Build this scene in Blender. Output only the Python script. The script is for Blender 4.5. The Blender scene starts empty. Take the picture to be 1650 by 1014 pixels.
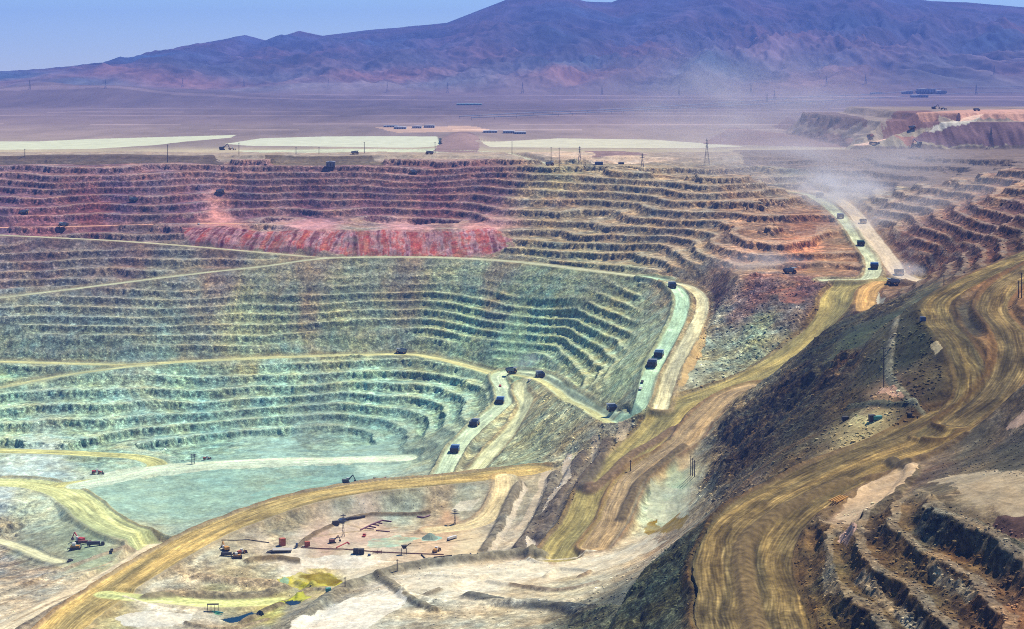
import bpy, bmesh, math, random
import numpy as np

# ------------------------------------------------------------------ camera, world, sun, exposure
scene = bpy.context.scene
F = 2800.0; CX = 825.0; HY = 120.0        # focal length and horizon of the 1650 x 1014 frame
cam_d = bpy.data.cameras.new("camera"); cam = bpy.data.objects.new("camera", cam_d)
scene.collection.objects.link(cam); scene.camera = cam
cam.location = (0, 0, 0); cam.rotation_euler = (math.pi / 2, 0, 0)
cam_d.sensor_width = 36.0; cam_d.lens = 36.0 * F / 1650.0
cam_d.shift_y = -(507.0 - HY) / 1650.0
cam_d.clip_start = 5.0; cam_d.clip_end = 80000.0

SUN_EL, SUN_AZ = math.radians(58), math.radians(52)   # azimuth from the view direction, positive = right
w = bpy.data.worlds.new("World"); scene.world = w; w.use_nodes = True
nt = w.node_tree; sky = nt.nodes.new('ShaderNodeTexSky'); sky.sky_type = 'NISHITA'; sky.sun_disc = False
sky.sun_elevation = SUN_EL; sky.sun_rotation = SUN_AZ; sky.altitude = 3000; sky.air_density = 1.0
sky.dust_density = 0.3; sky.ozone_density = 2.0
hs = nt.nodes.new('ShaderNodeHueSaturation'); hs.inputs['Saturation'].default_value = 1.42; hs.inputs['Value'].default_value = 1.1; nt.links.new(sky.outputs[0], hs.inputs['Color']); nt.links.new(hs.outputs[0], nt.nodes['Background'].inputs[0]); nt.nodes['Background'].inputs[1].default_value = 0.085
sd = bpy.data.lights.new("sun", 'SUN'); sd.energy = 5.0; sd.angle = math.radians(0.5); sd.color = (1, 0.92, 0.80)
so = bpy.data.objects.new("sun", sd); scene.collection.objects.link(so)
dirv = (math.sin(SUN_AZ) * math.cos(SUN_EL), math.cos(SUN_AZ) * math.cos(SUN_EL), math.sin(SUN_EL))
import mathutils
so.rotation_euler = mathutils.Vector(dirv).to_track_quat('Z', 'Y').to_euler(); so.location = (0, 3000, 2000)
scene.view_settings.view_transform = 'Standard'; scene.view_settings.look = 'None'
scene.view_settings.exposure = 0.45; scene.view_settings.gamma = 1.0
scene.render.engine = 'CYCLES'
scene.cycles.use_denoising = False; scene.cycles.filter_width = 1.0; scene.cycles.volume_bounces = 2; scene.cycles.max_bounces = 4; scene.cycles.diffuse_bounces = 2
ALB = 0.70                                  # shown colour -> base colour

# ------------------------------------------------------------------ noise
def _h(ix, iy, seed):
    h = (ix.astype(np.uint32) * np.uint32(374761393) + iy.astype(np.uint32) * np.uint32(668265263) + np.uint32(seed * 1013904223 & 0xffffffff))
    h = (h ^ (h >> np.uint32(13))) * np.uint32(1274126177)
    h = h ^ (h >> np.uint32(16))
    return h
def pn(x, y, seed=0):
    x = np.asarray(x, np.float32); y = np.asarray(y, np.float32)
    fx = np.floor(x); fy = np.floor(y); ix = fx.astype(np.int64); iy = fy.astype(np.int64)
    fx = x - fx; fy = y - fy
    u = fx * fx * fx * (fx * (fx * 6 - 15) + 10); v = fy * fy * fy * (fy * (fy * 6 - 15) + 10)
    def g(dx, dy):
        a = (_h(ix + dx, iy + dy, seed) & np.uint32(1023)).astype(np.float32) * np.float32(2 * math.pi / 1024)
        return np.cos(a) * (fx - dx) + np.sin(a) * (fy - dy)
    a = g(0, 0); b = g(1, 0); c = g(0, 1); d = g(1, 1)
    return ((a + (b - a) * u) * (1 - v) + (c + (d - c) * u) * v) * np.float32(1.5)
def vn3(x, y, z, seed=0):
    x = np.asarray(x, np.float32); y = np.asarray(y, np.float32); z = np.asarray(z, np.float32)
    fx = np.floor(x); fy = np.floor(y); fz = np.floor(z); s0 = np.uint32(seed * 2654435761 + 0x9e3779b9 & 0xffffffff)
    ax = fx.astype(np.int32).view(np.uint32) * np.uint32(0x8da6b343); ay = fy.astype(np.int32).view(np.uint32) * np.uint32(0xd8163841); az = fz.astype(np.int32).view(np.uint32) * np.uint32(0xcb1ab31f)
    ax1 = ax + np.uint32(0x8da6b343); ay1 = ay + np.uint32(0xd8163841); az1 = az + np.uint32(0xcb1ab31f)
    fx = x - fx; fy = y - fy; fz = z - fz; u = fx * fx * (3 - 2 * fx); v = fy * fy * (3 - 2 * fy); w_ = fz * fz * (3 - 2 * fz)
    def g(a, b, c):
        h = (a ^ b ^ c) + s0; h ^= h >> np.uint32(15); h *= np.uint32(0x85ebca6b); h ^= h >> np.uint32(13); h *= np.uint32(0xc2b2ae35)
        return (h >> np.uint32(9)).astype(np.float32) * np.float32(2.0 / (1 << 23)) - np.float32(1)
    def lp(a, b, t): return a + (b - a) * t
    q0 = lp(lp(g(ax, ay, az), g(ax1, ay, az), u), lp(g(ax, ay1, az), g(ax1, ay1, az), u), v)
    q1 = lp(lp(g(ax, ay, az1), g(ax1, ay, az1), u), lp(g(ax, ay1, az1), g(ax1, ay1, az1), u), v)
    return lp(q0, q1, w_)
def fbm3(x, y, z, n=3, seed=0, gain=.6, rid=False):
    s = 0; a = 1.0; t = 0
    for i in range(n):
        q = vn3(x, y, z, seed + i * 7); s = s + a * (1 - 2 * np.abs(q) if rid else q); t += a; a *= gain; x = x * 2.03 + 11.3; y = y * 2.03 - 7.1; z = z * 2.03 + 3.7
    return s / t
def fbm(x, y, n=4, seed=0, gain=0.5):
    s = 0; a = 1.0; t = 0
    for i in range(n):
        s = s + a * pn(x, y, seed + i * 7); t += a; a *= gain; x = x * 2.03 + 11.3; y = y * 2.03 - 7.1
    return s / t
def ridged(x, y, n=4, seed=0, gain=0.5):
    s = 0; a = 1.0; t = 0
    for i in range(n):
        s = s + a * (1 - 2 * np.abs(pn(x, y, seed + i * 7))); t += a; a *= gain; x = x * 2.07 + 5.3; y = y * 2.07 + 9.1
    return s / t
def sstep(a, b, x):
    t = np.clip((x - a) / (b - a), 0, 1); return t * t * (3 - 2 * t)
def W(px, py, z):
    D = -z * F / (py - HY); return ((px - CX) / F * D, D, z)
def lin(c):
    c = np.asarray(c, float) / 255.0
    return np.where(c < 0.04045, c / 12.92, ((c + 0.055) / 1.055) ** 2.4)

# ------------------------------------------------------------------ roads: (px, py, z) centre nodes, half width
ROADS = [
 dict(n='near', c=(116,102,68), w=26, berm=2.6, bs=3, st=1.25, p=[(1228,1090,-263),(1206,960,-266),(1197,905,-263),(1210,862,-259),(1250,822,-255),(1310,786,-251),(1390,747,-246),(1480,712,-240),(1552,672,-231)]),
 dict(n='near_left', c=(112,100,66), w=11, berm=2, bs=2, st=1.25, p=[(1500,702,-238),(1552,660,-228),(1570,615,-215),(1545,558,-200),(1512,515,-191),(1512,485,-183),(1560,455,-173),(1620,427,-166),(1700,392,-160)]),
 dict(n='near_right', c=(116,102,70), w=12, berm=2, bs=1, st=1.25, p=[(1540,684,-234),(1600,640,-222),(1632,590,-208),(1628,540,-195),(1600,500,-184),(1612,468,-174),(1650,440,-167),(1710,410,-160)]),
 dict(n='middle', c=(160,150,98), w=18, berm=3.0, bs=3, st=.8, p=[(895,900,-388),(918,868,-381),(945,838,-374),(962,795,-364),(1000,750,-352),(1050,700,-340),(1088,657,-326),(1150,632,-316),(1210,609,-306),(1270,575,-292),(1318,537,-276),(1345,502,-258),(1352,477,-248),(1372,460,-241),(1420,453,-237),(1465,450,-236)]),
 dict(n='middle_lower', c=(168,148,114), w=12, berm=2.0, bs=3, st=.8, p=[(1215,622,-309),(1170,640,-315),(1128,678,-330),(1103,712,-338),(1052,745,-350),(1017,775,-358),(1000,810,-366),(985,845,-374),(958,882,-383)]),
 dict(n='side', c=(196,160,104), w=11, berm=1.5, bs=0, st=.7, p=[(1420,455,-236),(1402,465,-240),(1396,482,-246),(1396,500,-250)]),
 dict(n='ledge', c=(176,176,150), w=7, berm=1.5, bs=0, st=.4, p=[(-160,370,-234),(0,379,-241),(200,389,-250),(400,405,-262),(520,416,-269)]),
 dict(n='wall_road', c=(182,188,160), w=8, berm=1.5, bs=1, st=.5, p=[(-160,500,-322),(0,480,-312),(150,462,-301),(300,443,-289),(420,430,-279),(500,419,-270),(560,415,-268),(700,415,-268),(830,422,-268),(950,436,-268),(1040,447,-268),(1080,455,-268)]),
 dict(n='pink_road', c=(206,160,140), w=8, berm=1.0, bs=0, st=.5, p=[(-150,370,-238),(0,367,-236),(120,365,-236),(240,362,-235),(330,360,-234),(420,361,-234)]),
 dict(n='low_wall_road', c=(196,200,150), w=8, berm=1.5, bs=1, st=.5, p=[(-160,578,-394),(0,583,-396),(200,588,-398),(300,583,-397),(450,576,-396),(640,571,-396),(700,577,-397),(760,592,-400),(802,605,-402)]),
 dict(n='low_wall_branch', c=(186,194,150), w=7, berm=1.5, bs=1, st=.5, p=[(-160,650,-436),(0,625,-420),(100,606,-409),(200,592,-399),(240,588,-398)]),
 dict(n='white_ramp_low', c=(194,216,188), w=9.5, berm=3.5, bs=3, st=.6, p=[(1030,655,-328),(1014,668,-336),(985,666,-345),(940,646,-358),(905,625,-372),(882,608,-386),(850,600,-395),(818,600,-400),(803,608,-402),(811,630,-406),(812,650,-410),(790,670,-415),(765,692,-420),(740,718,-424),(724,745,-428),(712,768,-431)]),
 dict(n='white_ramp', c=(182,218,190), w=8.5, berm=3.5, bs=3, st=.6, p=[(1040,447,-268),(1078,456,-268),(1098,478,-272),(1096,508,-280),(1080,545,-290),(1062,577,-301),(1046,612,-313),(1036,645,-326),(1018,666,-334),(990,668,-343)]),
 dict(n='lane_right', c=(206,204,170), w=7.5, berm=2.5, bs=3, st=.7, p=[(1075,455,-267),(1108,462,-269),(1130,480,-273),(1130,505,-280),(1115,540,-288),(1097,572,-297),(1081,605,-309),(1070,640,-321),(1064,660,-327)]),
 dict(n='lane_low', c=(206,214,176), w=8, berm=2.0, bs=3, st=.6, p=[(862,612,-396),(842,618,-400),(838,632,-404),(848,655,-409),(832,685,-416),(805,714,-422),(785,736,-426),(762,764,-431)]),
 dict(n='lane_yellow', c=(196,200,150), w=5, berm=1.5, bs=0, st=.6, p=[(1000,684,-347),(978,680,-351),(950,662,-361),(915,645,-371),(893,627,-383),(868,612,-392),(830,604,-398)]),
 dict(n='pit_road', c=(194,204,150), w=19, berm=2.0, bs=1, st=.8, p=[(-120,780,-471),(20,778,-471),(85,786,-471),(125,806,-469),(155,832,-466),(195,854,-462),(250,868,-460)]),
 dict(n='pit_loop', c=(198,202,140), w=12, berm=1.0, bs=0, st=.8, p=[(100,782,-471),(190,770,-471),(245,757,-471),(252,746,-470),(222,737,-469),(170,733,-466),(60,728,-463),(-100,725,-462)]),
 dict(n='pit_strip', c=(206,230,206), w=16, berm=0, bs=0, st=.5, p=[(130,783,-471),(200,769,-471),(250,756,-470),(330,749,-470),(450,743,-470),(560,741,-470),(650,738,-470)]),
 dict(n='ochre', c=(178,160,106), w=17, berm=2.8, bs=1, st=.9, p=[(60,1060,-406),(110,1002,-402),(160,965,-400),(220,925,-397),(280,890,-393),(340,858,-389),(420,826,-384),(500,802,-380),(600,785,-377),(700,776,-377),(800,765,-378),(862,757,-378)]),
 dict(n='green', c=(204,214,150), w=9, berm=1.0, bs=0, st=.7, p=[(170,958,-400),(205,962,-401),(260,966,-402),(350,973,-405),(450,969,-406)]),
 dict(n='pad_ramp', c=(214,200,160), w=10, berm=1.5, bs=2, st=.6, p=[(816,768,-378),(812,795,-381),(795,826,-388),(762,846,-393),(700,855,-394)]),
 dict(n='rim_ramp', c=(200,210,180), w=9.5, berm=2.5, bs=3, st=.6, p=[(1330,452,-238),(1370,452,-237),(1398,450,-236),(1408,436,-232),(1404,415,-226),(1388,393,-219),(1370,366,-210),(1350,345,-203),(1318,321,-195),(1280,310,-189)]),
 dict(n='rim_dusty', c=(212,198,178), w=10.5, berm=1.5, bs=3, st=.3, p=[(1500,458,-236),(1452,444,-234),(1432,416,-226),(1402,378,-213),(1378,345,-203),(1350,322,-195),(1310,308,-189)]),
 dict(n='bench_track', c=(198,180,150), w=8, berm=1.5, bs=1, st=.5, p=[(1290,311,-190),(1230,302,-184),(1160,292,-176),(1080,284,-168),(1000,275,-160)]),
 dict(n='track_left', c=(210,200,176), w=9, berm=1.0, bs=1, st=.5, p=[(250,880,-452),(200,912,-447),(140,945,-441),(70,980,-434),(0,1018,-426)]),
 dict(n='track_pit', c=(210,214,180), w=6, berm=.5, bs=0, st=.5, p=[(-40,865,-483),(0,872,-481),(40,885,-478),(70,898,-474),(95,905,-470)]),
 dict(n='dump_ramp', c=(216,186,172), w=16, berm=1.0, bs=0, st=.6, p=[(1385,234,-142),(1430,226,-134),(1480,214,-121),(1520,204,-109),(1550,195,-96),(1600,184,-84),(1700,183,-83)]),
 dict(n='plain_road', c=(190,196,176), w=9, berm=1.0, bs=3, st=.5, p=[(905,268,-160),(870,262,-157),(830,252,-153),(810,247,-151),(740,243,-150),(600,241,-150)]),
]
# ------------------------------------------------------------------ height anchors (px, py, z)
A = """
-300 268 -158|-100 268 -158|0 268 -158|150 268 -158|300 268 -158|450 268 -158|600 268 -158|750 272 -160|880 278 -161|1000 278 -160
-300 310 -190|0 305 -190|300 305 -190|550 305 -192|750 310 -195|900 320 -197|0 340 -214|300 340 -217|550 340 -220|780 345 -222
350 356 -232|450 356 -234|600 356 -236|750 360 -237|350 371 -236|480 374 -238|600 373 -236|700 374 -237|790 372 -236
420 404 -262|560 412 -267|700 411 -267|800 410 -262|850 400 -252
-300 430 -285|0 430 -280|200 420 -274|350 415 -270|-300 540 -360|0 540 -360|200 540 -360|400 510 -345|600 500 -338|800 500 -328|950 500 -308|1030 500 -298|880 470 -298|980 470 -288
400 540 -368|600 540 -369|800 550 -365|900 560 -365|980 560 -340|1020 560 -322|700 555 -382|950 610 -362|1000 620 -340
-300 650 -436|0 660 -440|200 650 -437|400 640 -436|600 640 -434|700 630 -425|760 640 -420
-300 722 -468|0 720 -468|200 712 -470|350 702 -472|450 698 -472|560 698 -472|640 712 -472|690 700 -455|700 740 -455|670 745 -470|740 680 -430
450 730 -471|600 725 -471|600 755 -472|300 790 -474|500 765 -474|400 800 -474|300 835 -474|180 800 -472|620 765 -474
0 740 -462|120 742 -464|0 763 -470|120 766 -470|-200 760 -468|-200 840 -480
0 815 -474|60 815 -473|110 850 -470|40 850 -482|150 880 -467|120 900 -467|200 885 -463|60 905 -476|0 900 -482|0 935 -470|60 930 -462|150 925 -452|-150 950 -460|-100 1050 -430|230 895 -452
0 985 -440|120 1010 -412|40 1050 -415|-200 1120 -430
600 834 -394|700 828 -394|480 880 -394|520 862 -394|780 880 -394|640 892 -394|760 850 -394|560 893 -394|440 880 -395|470 840 -392|430 850 -389
400 890 -395|350 905 -396|300 920 -399|400 930 -400|470 920 -399|540 920 -400|300 945 -402|420 955 -405|520 940 -403|240 1000 -404|300 990 -405|380 1000 -407|180 1010 -403|440 985 -407|350 1040 -407|250 1080 -405
470 1000 -394|440 1035 -388|520 970 -390|590 945 -386|520 1000 -381|560 1040 -378|600 975 -382|680 925 -386|760 912 -386|850 905 -386|930 897 -385|1000 880 -382|1060 862 -379|1100 845 -376
760 960 -380|850 950 -380|950 925 -376|680 990 -377|800 1000 -373|900 985 -368|700 1080 -365|850 1080 -355|950 962 -366|1010 915 -366|1060 885 -360
960 1000 -345|1020 960 -338|1080 900 -335|1060 1000 -300|1000 1080 -310|1100 930 -300|1120 860 -312|1120 980 -275|1130 1060 -262|1150 820 -318|1180 800 -297|1210 765 -283|1250 735 -272
1120 800 -340|1080 845 -372|1060 800 -368|1080 765 -362|1060 835 -374|1100 775 -356|1120 740 -346|1160 760 -320|1150 700 -328|1190 680 -310|1230 650 -298|1260 690 -276|1200 730 -300|1300 660 -262|1280 610 -276
1300 720 -258|1350 690 -247|1320 600 -256|1350 550 -242|1345 514 -240|1400 512 -232|1440 530 -222|1480 495 -210|1480 530 -206|1380 620 -238|1424 632 -232|1460 590 -214|1400 683 -238|1450 675 -234|1500 640 -220|1520 590 -208|1490 560 -206|1350 650 -248
1490 475 -205|1450 480 -222|1470 460 -230|1430 490 -228|1565 520 -192|1570 545 -196|1595 570 -202|1560 600 -211
1670 500 -165|1680 560 -176|1690 640 -190|1650 680 -210|1600 725 -222|1550 722 -232|1660 480 -160|1750 520 -150
1400 785 -248|1350 825 -250|1450 765 -243|1310 845 -256|1290 900 -261|1300 1000 -261|1340 960 -256|1400 1010 -256|1340 1080 -258
1370 885 -244|1420 930 -244|1490 985 -244|1540 1060 -244|1430 850 -234|1500 890 -232|1560 930 -232|1630 990 -232|1480 800 -226|1530 810 -220|1600 845 -219|1660 880 -219|1560 770 -220|1640 800 -216|1540 740 -228|1640 740 -214|1750 800 -205|1750 1000 -215|1700 900 -216
950 660 -362|900 690 -388|850 720 -404|830 745 -402|960 690 -366|920 730 -380|1000 700 -352|870 645 -396|900 650 -388|1030 680 -340|1010 720 -352|1060 675 -335
870 770 -377|930 745 -372|900 790 -380|870 830 -386|830 870 -391|800 895 -392|850 890 -389|900 850 -383|930 780 -371|990 725 -357
1120 446 -252|1150 446 -246|1200 445 -239|1300 447 -237|1150 500 -272|1200 540 -283|1130 580 -304|1100 630 -318|1250 500 -262|1300 500 -256|1140 550 -293|1180 590 -302|1260 540 -277|1320 470 -244
1200 436 -240|1120 432 -248|1280 432 -237|1200 400 -222|1200 370 -208|1200 340 -193|1200 310 -178|1200 285 -163|1000 415 -258|1000 380 -235|1000 340 -210|1000 310 -187|1100 400 -238|1100 350 -206|1100 300 -172|1300 410 -222|1350 425 -232|1300 370 -208|1290 340 -195|1350 380 -215|900 380 -242|900 350 -219|1200 272 -154|1080 430 -254|1380 430 -232
1480 440 -226|1500 400 -206|1450 385 -206|1560 430 -190|1600 405 -178|1640 385 -165|1550 370 -181|1450 345 -191|1550 330 -166|1640 345 -150|1640 300 -135|1500 300 -161|1420 310 -179|1640 270 -126|1500 270 -151|1400 280 -162|1320 280 -162|1750 330 -140|1720 430 -165|1500 450 -225|1590 425 -180
1300 262 -152|1450 255 -143|1600 250 -136|1400 240 -142|1550 238 -140|1700 250 -130
"""
DEEP = ('low_wall_road', 'low_wall_branch', 'white_ramp_low', 'white_ramp', 'lane_low', 'lane_yellow', 'pit_road', 'pit_loop', 'pit_strip', 'track_pit')
def deep(z): return z if z > -300 else -300 + (z + 300) * .88
for r in ROADS:
    if r['n'] in DEEP: r['p'] = [(a, b, deep(c)) for a, b, c in r['p']]
ANCH = []
for s in A.replace('\n', '|').split('|'):
    if s.strip():
        a, b, c = map(float, s.split())
        if (a < 1060 and b < 760) or c < -440: c = deep(c)
        ANCH.append(W(a, b, c))
for r in ROADS:
    if r['n'] in ('dump_ramp', 'plain_road'): continue
    ANCH += [W(*q) for q in r['p']]
for X in np.linspace(-1500, 1500, 11):
    ANCH += [(X, 3150, -155), (X, 3400, -150)]
ANCH += [(-200, 450, -330), (-600, 600, -380), (200, 450, -250), (400, 500, -230), (-900, 1200, -430), (-1100, 1800, -450), (800, 800, -190), (900, 1500, -130), (1100, 2200, -120)]
ANCH = np.array(ANCH, float)
# drop near duplicates
keep = []
for i, a in enumerate(ANCH):
    if all((a[0] - ANCH[j][0]) ** 2 + (a[1] - ANCH[j][1]) ** 2 > 12 ** 2 for j in keep): keep.append(i)
ANCH = ANCH[keep]
C2 = 25.0 ** 2
def _k(ax, ay, bx, by): return np.sqrt((ax - bx) ** 2 + (ay - by) ** 2 + C2)
N = len(ANCH)
K = _k(ANCH[:, 0][:, None], ANCH[:, 1][:, None], ANCH[:, 0][None], ANCH[:, 1][None])
M = np.zeros((N + 3, N + 3)); M[:N, :N] = K - np.eye(N) * 6.0
M[:N, N:] = np.c_[np.ones(N), ANCH[:, 0] / 1000, ANCH[:, 1] / 1000]; M[N:, :N] = M[:N, N:].T
sol = np.linalg.solve(M, np.r_[ANCH[:, 2], 0, 0, 0])
GX = np.arange(-2000, 2001, 10.0); GY = np.arange(300, 3601, 8.0)
gx, gy = np.meshgrid(GX, GY)
gz = sol[N] + sol[N + 1] * gx / 1000 + sol[N + 2] * gy / 1000
for i in range(N): gz += sol[i] * np.sqrt((gx - ANCH[i, 0]) ** 2 + (gy - ANCH[i, 1]) ** 2 + C2)

SKY = [(-900,120),(-400,117),(-100,116),(0,115),(100,114),(170,110),(230,98),(262,92),(330,70),(395,57),(432,66),(482,50),(520,58),(590,49),(640,45),(720,37),(770,18),(815,0),(860,-8),(910,-6),(945,3),(985,4),(1030,-12),(1100,-22),(1200,-28),(1300,-25),(1380,-15),(1450,-5),(1500,2),(1560,4),(1650,12),(1800,20),(2100,10),(2600,60)]
YR = 14500.0
SX = np.array([(a - CX) / F * YR for a, b in SKY]); SZ = np.array([(HY - b) / F * YR for a, b in SKY])
def far(X, Y):
    base = np.interp(Y, [3000, 5500, 7500, 9500, 11500, 30000], [-150, -150, -136, -104, -50, -20])
    zs = np.interp(X * (1 - .10 * sstep(9000, 14500, 14500 + 0 * Y)) / .9, SX, SZ)
    t = np.clip((Y - 9300) / (YR - 9300), 0, 1)
    wx = X + 500 * pn(X / 2500, Y / 3000, 61)
    rd = ridged(wx / 1300, Y / 3200, 5, 31, .55)
    rd2 = ridged(wx / 420 + Y / 1500, Y / 1100, 4, 47, .55)
    amp = (70 + 0.36 * np.maximum(zs, 0)) * np.clip(4.2 * t * (1 - t), 0, 1) ** .8
    z = base + (zs - base) * (0.25 * t + 0.75 * t ** 1.7) + amp * (rd * .72 + rd2 * .22 - .28)
    z = z - np.maximum(Y - YR, 0) * .25 * (zs > 0)
    z = z + 6 * fbm(X / 600, Y / 900, 3, 91) * sstep(4500, 7000, Y)
    # low hills on the plain
    z = z + 70 * np.exp(-((X + 2300) / 900) ** 2 - ((Y - 8600) / 700) ** 2) * (1 + .4 * pn(X / 300, Y / 500, 5))
    z = z + 20 * np.exp(-((X + 118 - (Y - 3800) * .04) / 48) ** 2 - ((Y - 3830) / 260) ** 2)      # grey mound between the ponds
    # waste dumps on the right, flat topped
    def dump(z, x0, y0, y1, top, k=.72):
        d = np.minimum(np.minimum(X - x0, Y - y0), y1 - Y) + 14 * pn(X / 60, Y / 60, 3) + 5 * pn(X / 14, Y / 40, 4)
        return np.maximum(z, np.minimum(top, z + np.maximum(d, 0) * k))
    z = dump(z, 740, 3960, 4700, -104)
    z = dump(z, 690, 3470, 4500, -97); z = dump(z, 830, 3570, 4400, -81)
    return z
_gy, _gx = np.gradient(gz, 8.0, 10.0); gslope = np.hypot(_gx, _gy); 
for _ in range(2): gslope[1:-1, 1:-1] = (gslope[:-2, 1:-1] + gslope[2:, 1:-1] + gslope[1:-1, :-2] + gslope[1:-1, 2:] + gslope[1:-1, 1:-1]) / 5
def slope_at(X, Y):
    ix = np.clip(((X - GX[0]) / 10.0 + .5).astype(int), 0, len(GX) - 1); iy = np.clip(((Y - GY[0]) / 8.0 + .5).astype(int), 0, len(GY) - 1)
    return gslope[iy, ix]
def base(X, Y):
    fx = np.clip((X - GX[0]) / 10.0, 0, len(GX) - 1.001); fy = np.clip((Y - GY[0]) / 8.0, 0, len(GY) - 1.001)
    ix = fx.astype(int); iy = fy.astype(int); fx = fx - ix; fy = fy - iy
    z = (gz[iy, ix] * (1 - fx) + gz[iy, ix + 1] * fx) * (1 - fy) + (gz[iy + 1, ix] * (1 - fx) + gz[iy + 1, ix + 1] * fx) * fy
    t = sstep(3060, 3250, Y)
    bm = 7 * sstep(3118, 3130, Y + 6 * pn(X / 40, Y / 40, 66)) * (1 - sstep(3230, 3330, Y)) * (1 - sstep(420, 640, X)) * (.75 + .35 * pn(X / 160, Y / 300, 67))
    return z * (1 - t) + far(X, Y) * t + bm * (Y > 3100)
def unproj(px, py, fn=base, y0=620, y1=14000):
    Y = np.concatenate([np.arange(y0, 3300, 2.0), np.arange(3300, y1, 12.0)])
    X = (px - CX) / F * Y; z = -Y * (py - HY) / F
    h = fn(X, Y); i = np.argmax(z <= h)
    if i > 0:
        a = (z[i-1] - h[i-1]) / max((z[i-1] - h[i-1]) - (z[i] - h[i]), 1e-6)
        Yi = Y[i-1] + (Y[i] - Y[i-1]) * a
    else: Yi = Y[i]
    return (px - CX) / F * Yi, Yi

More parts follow.
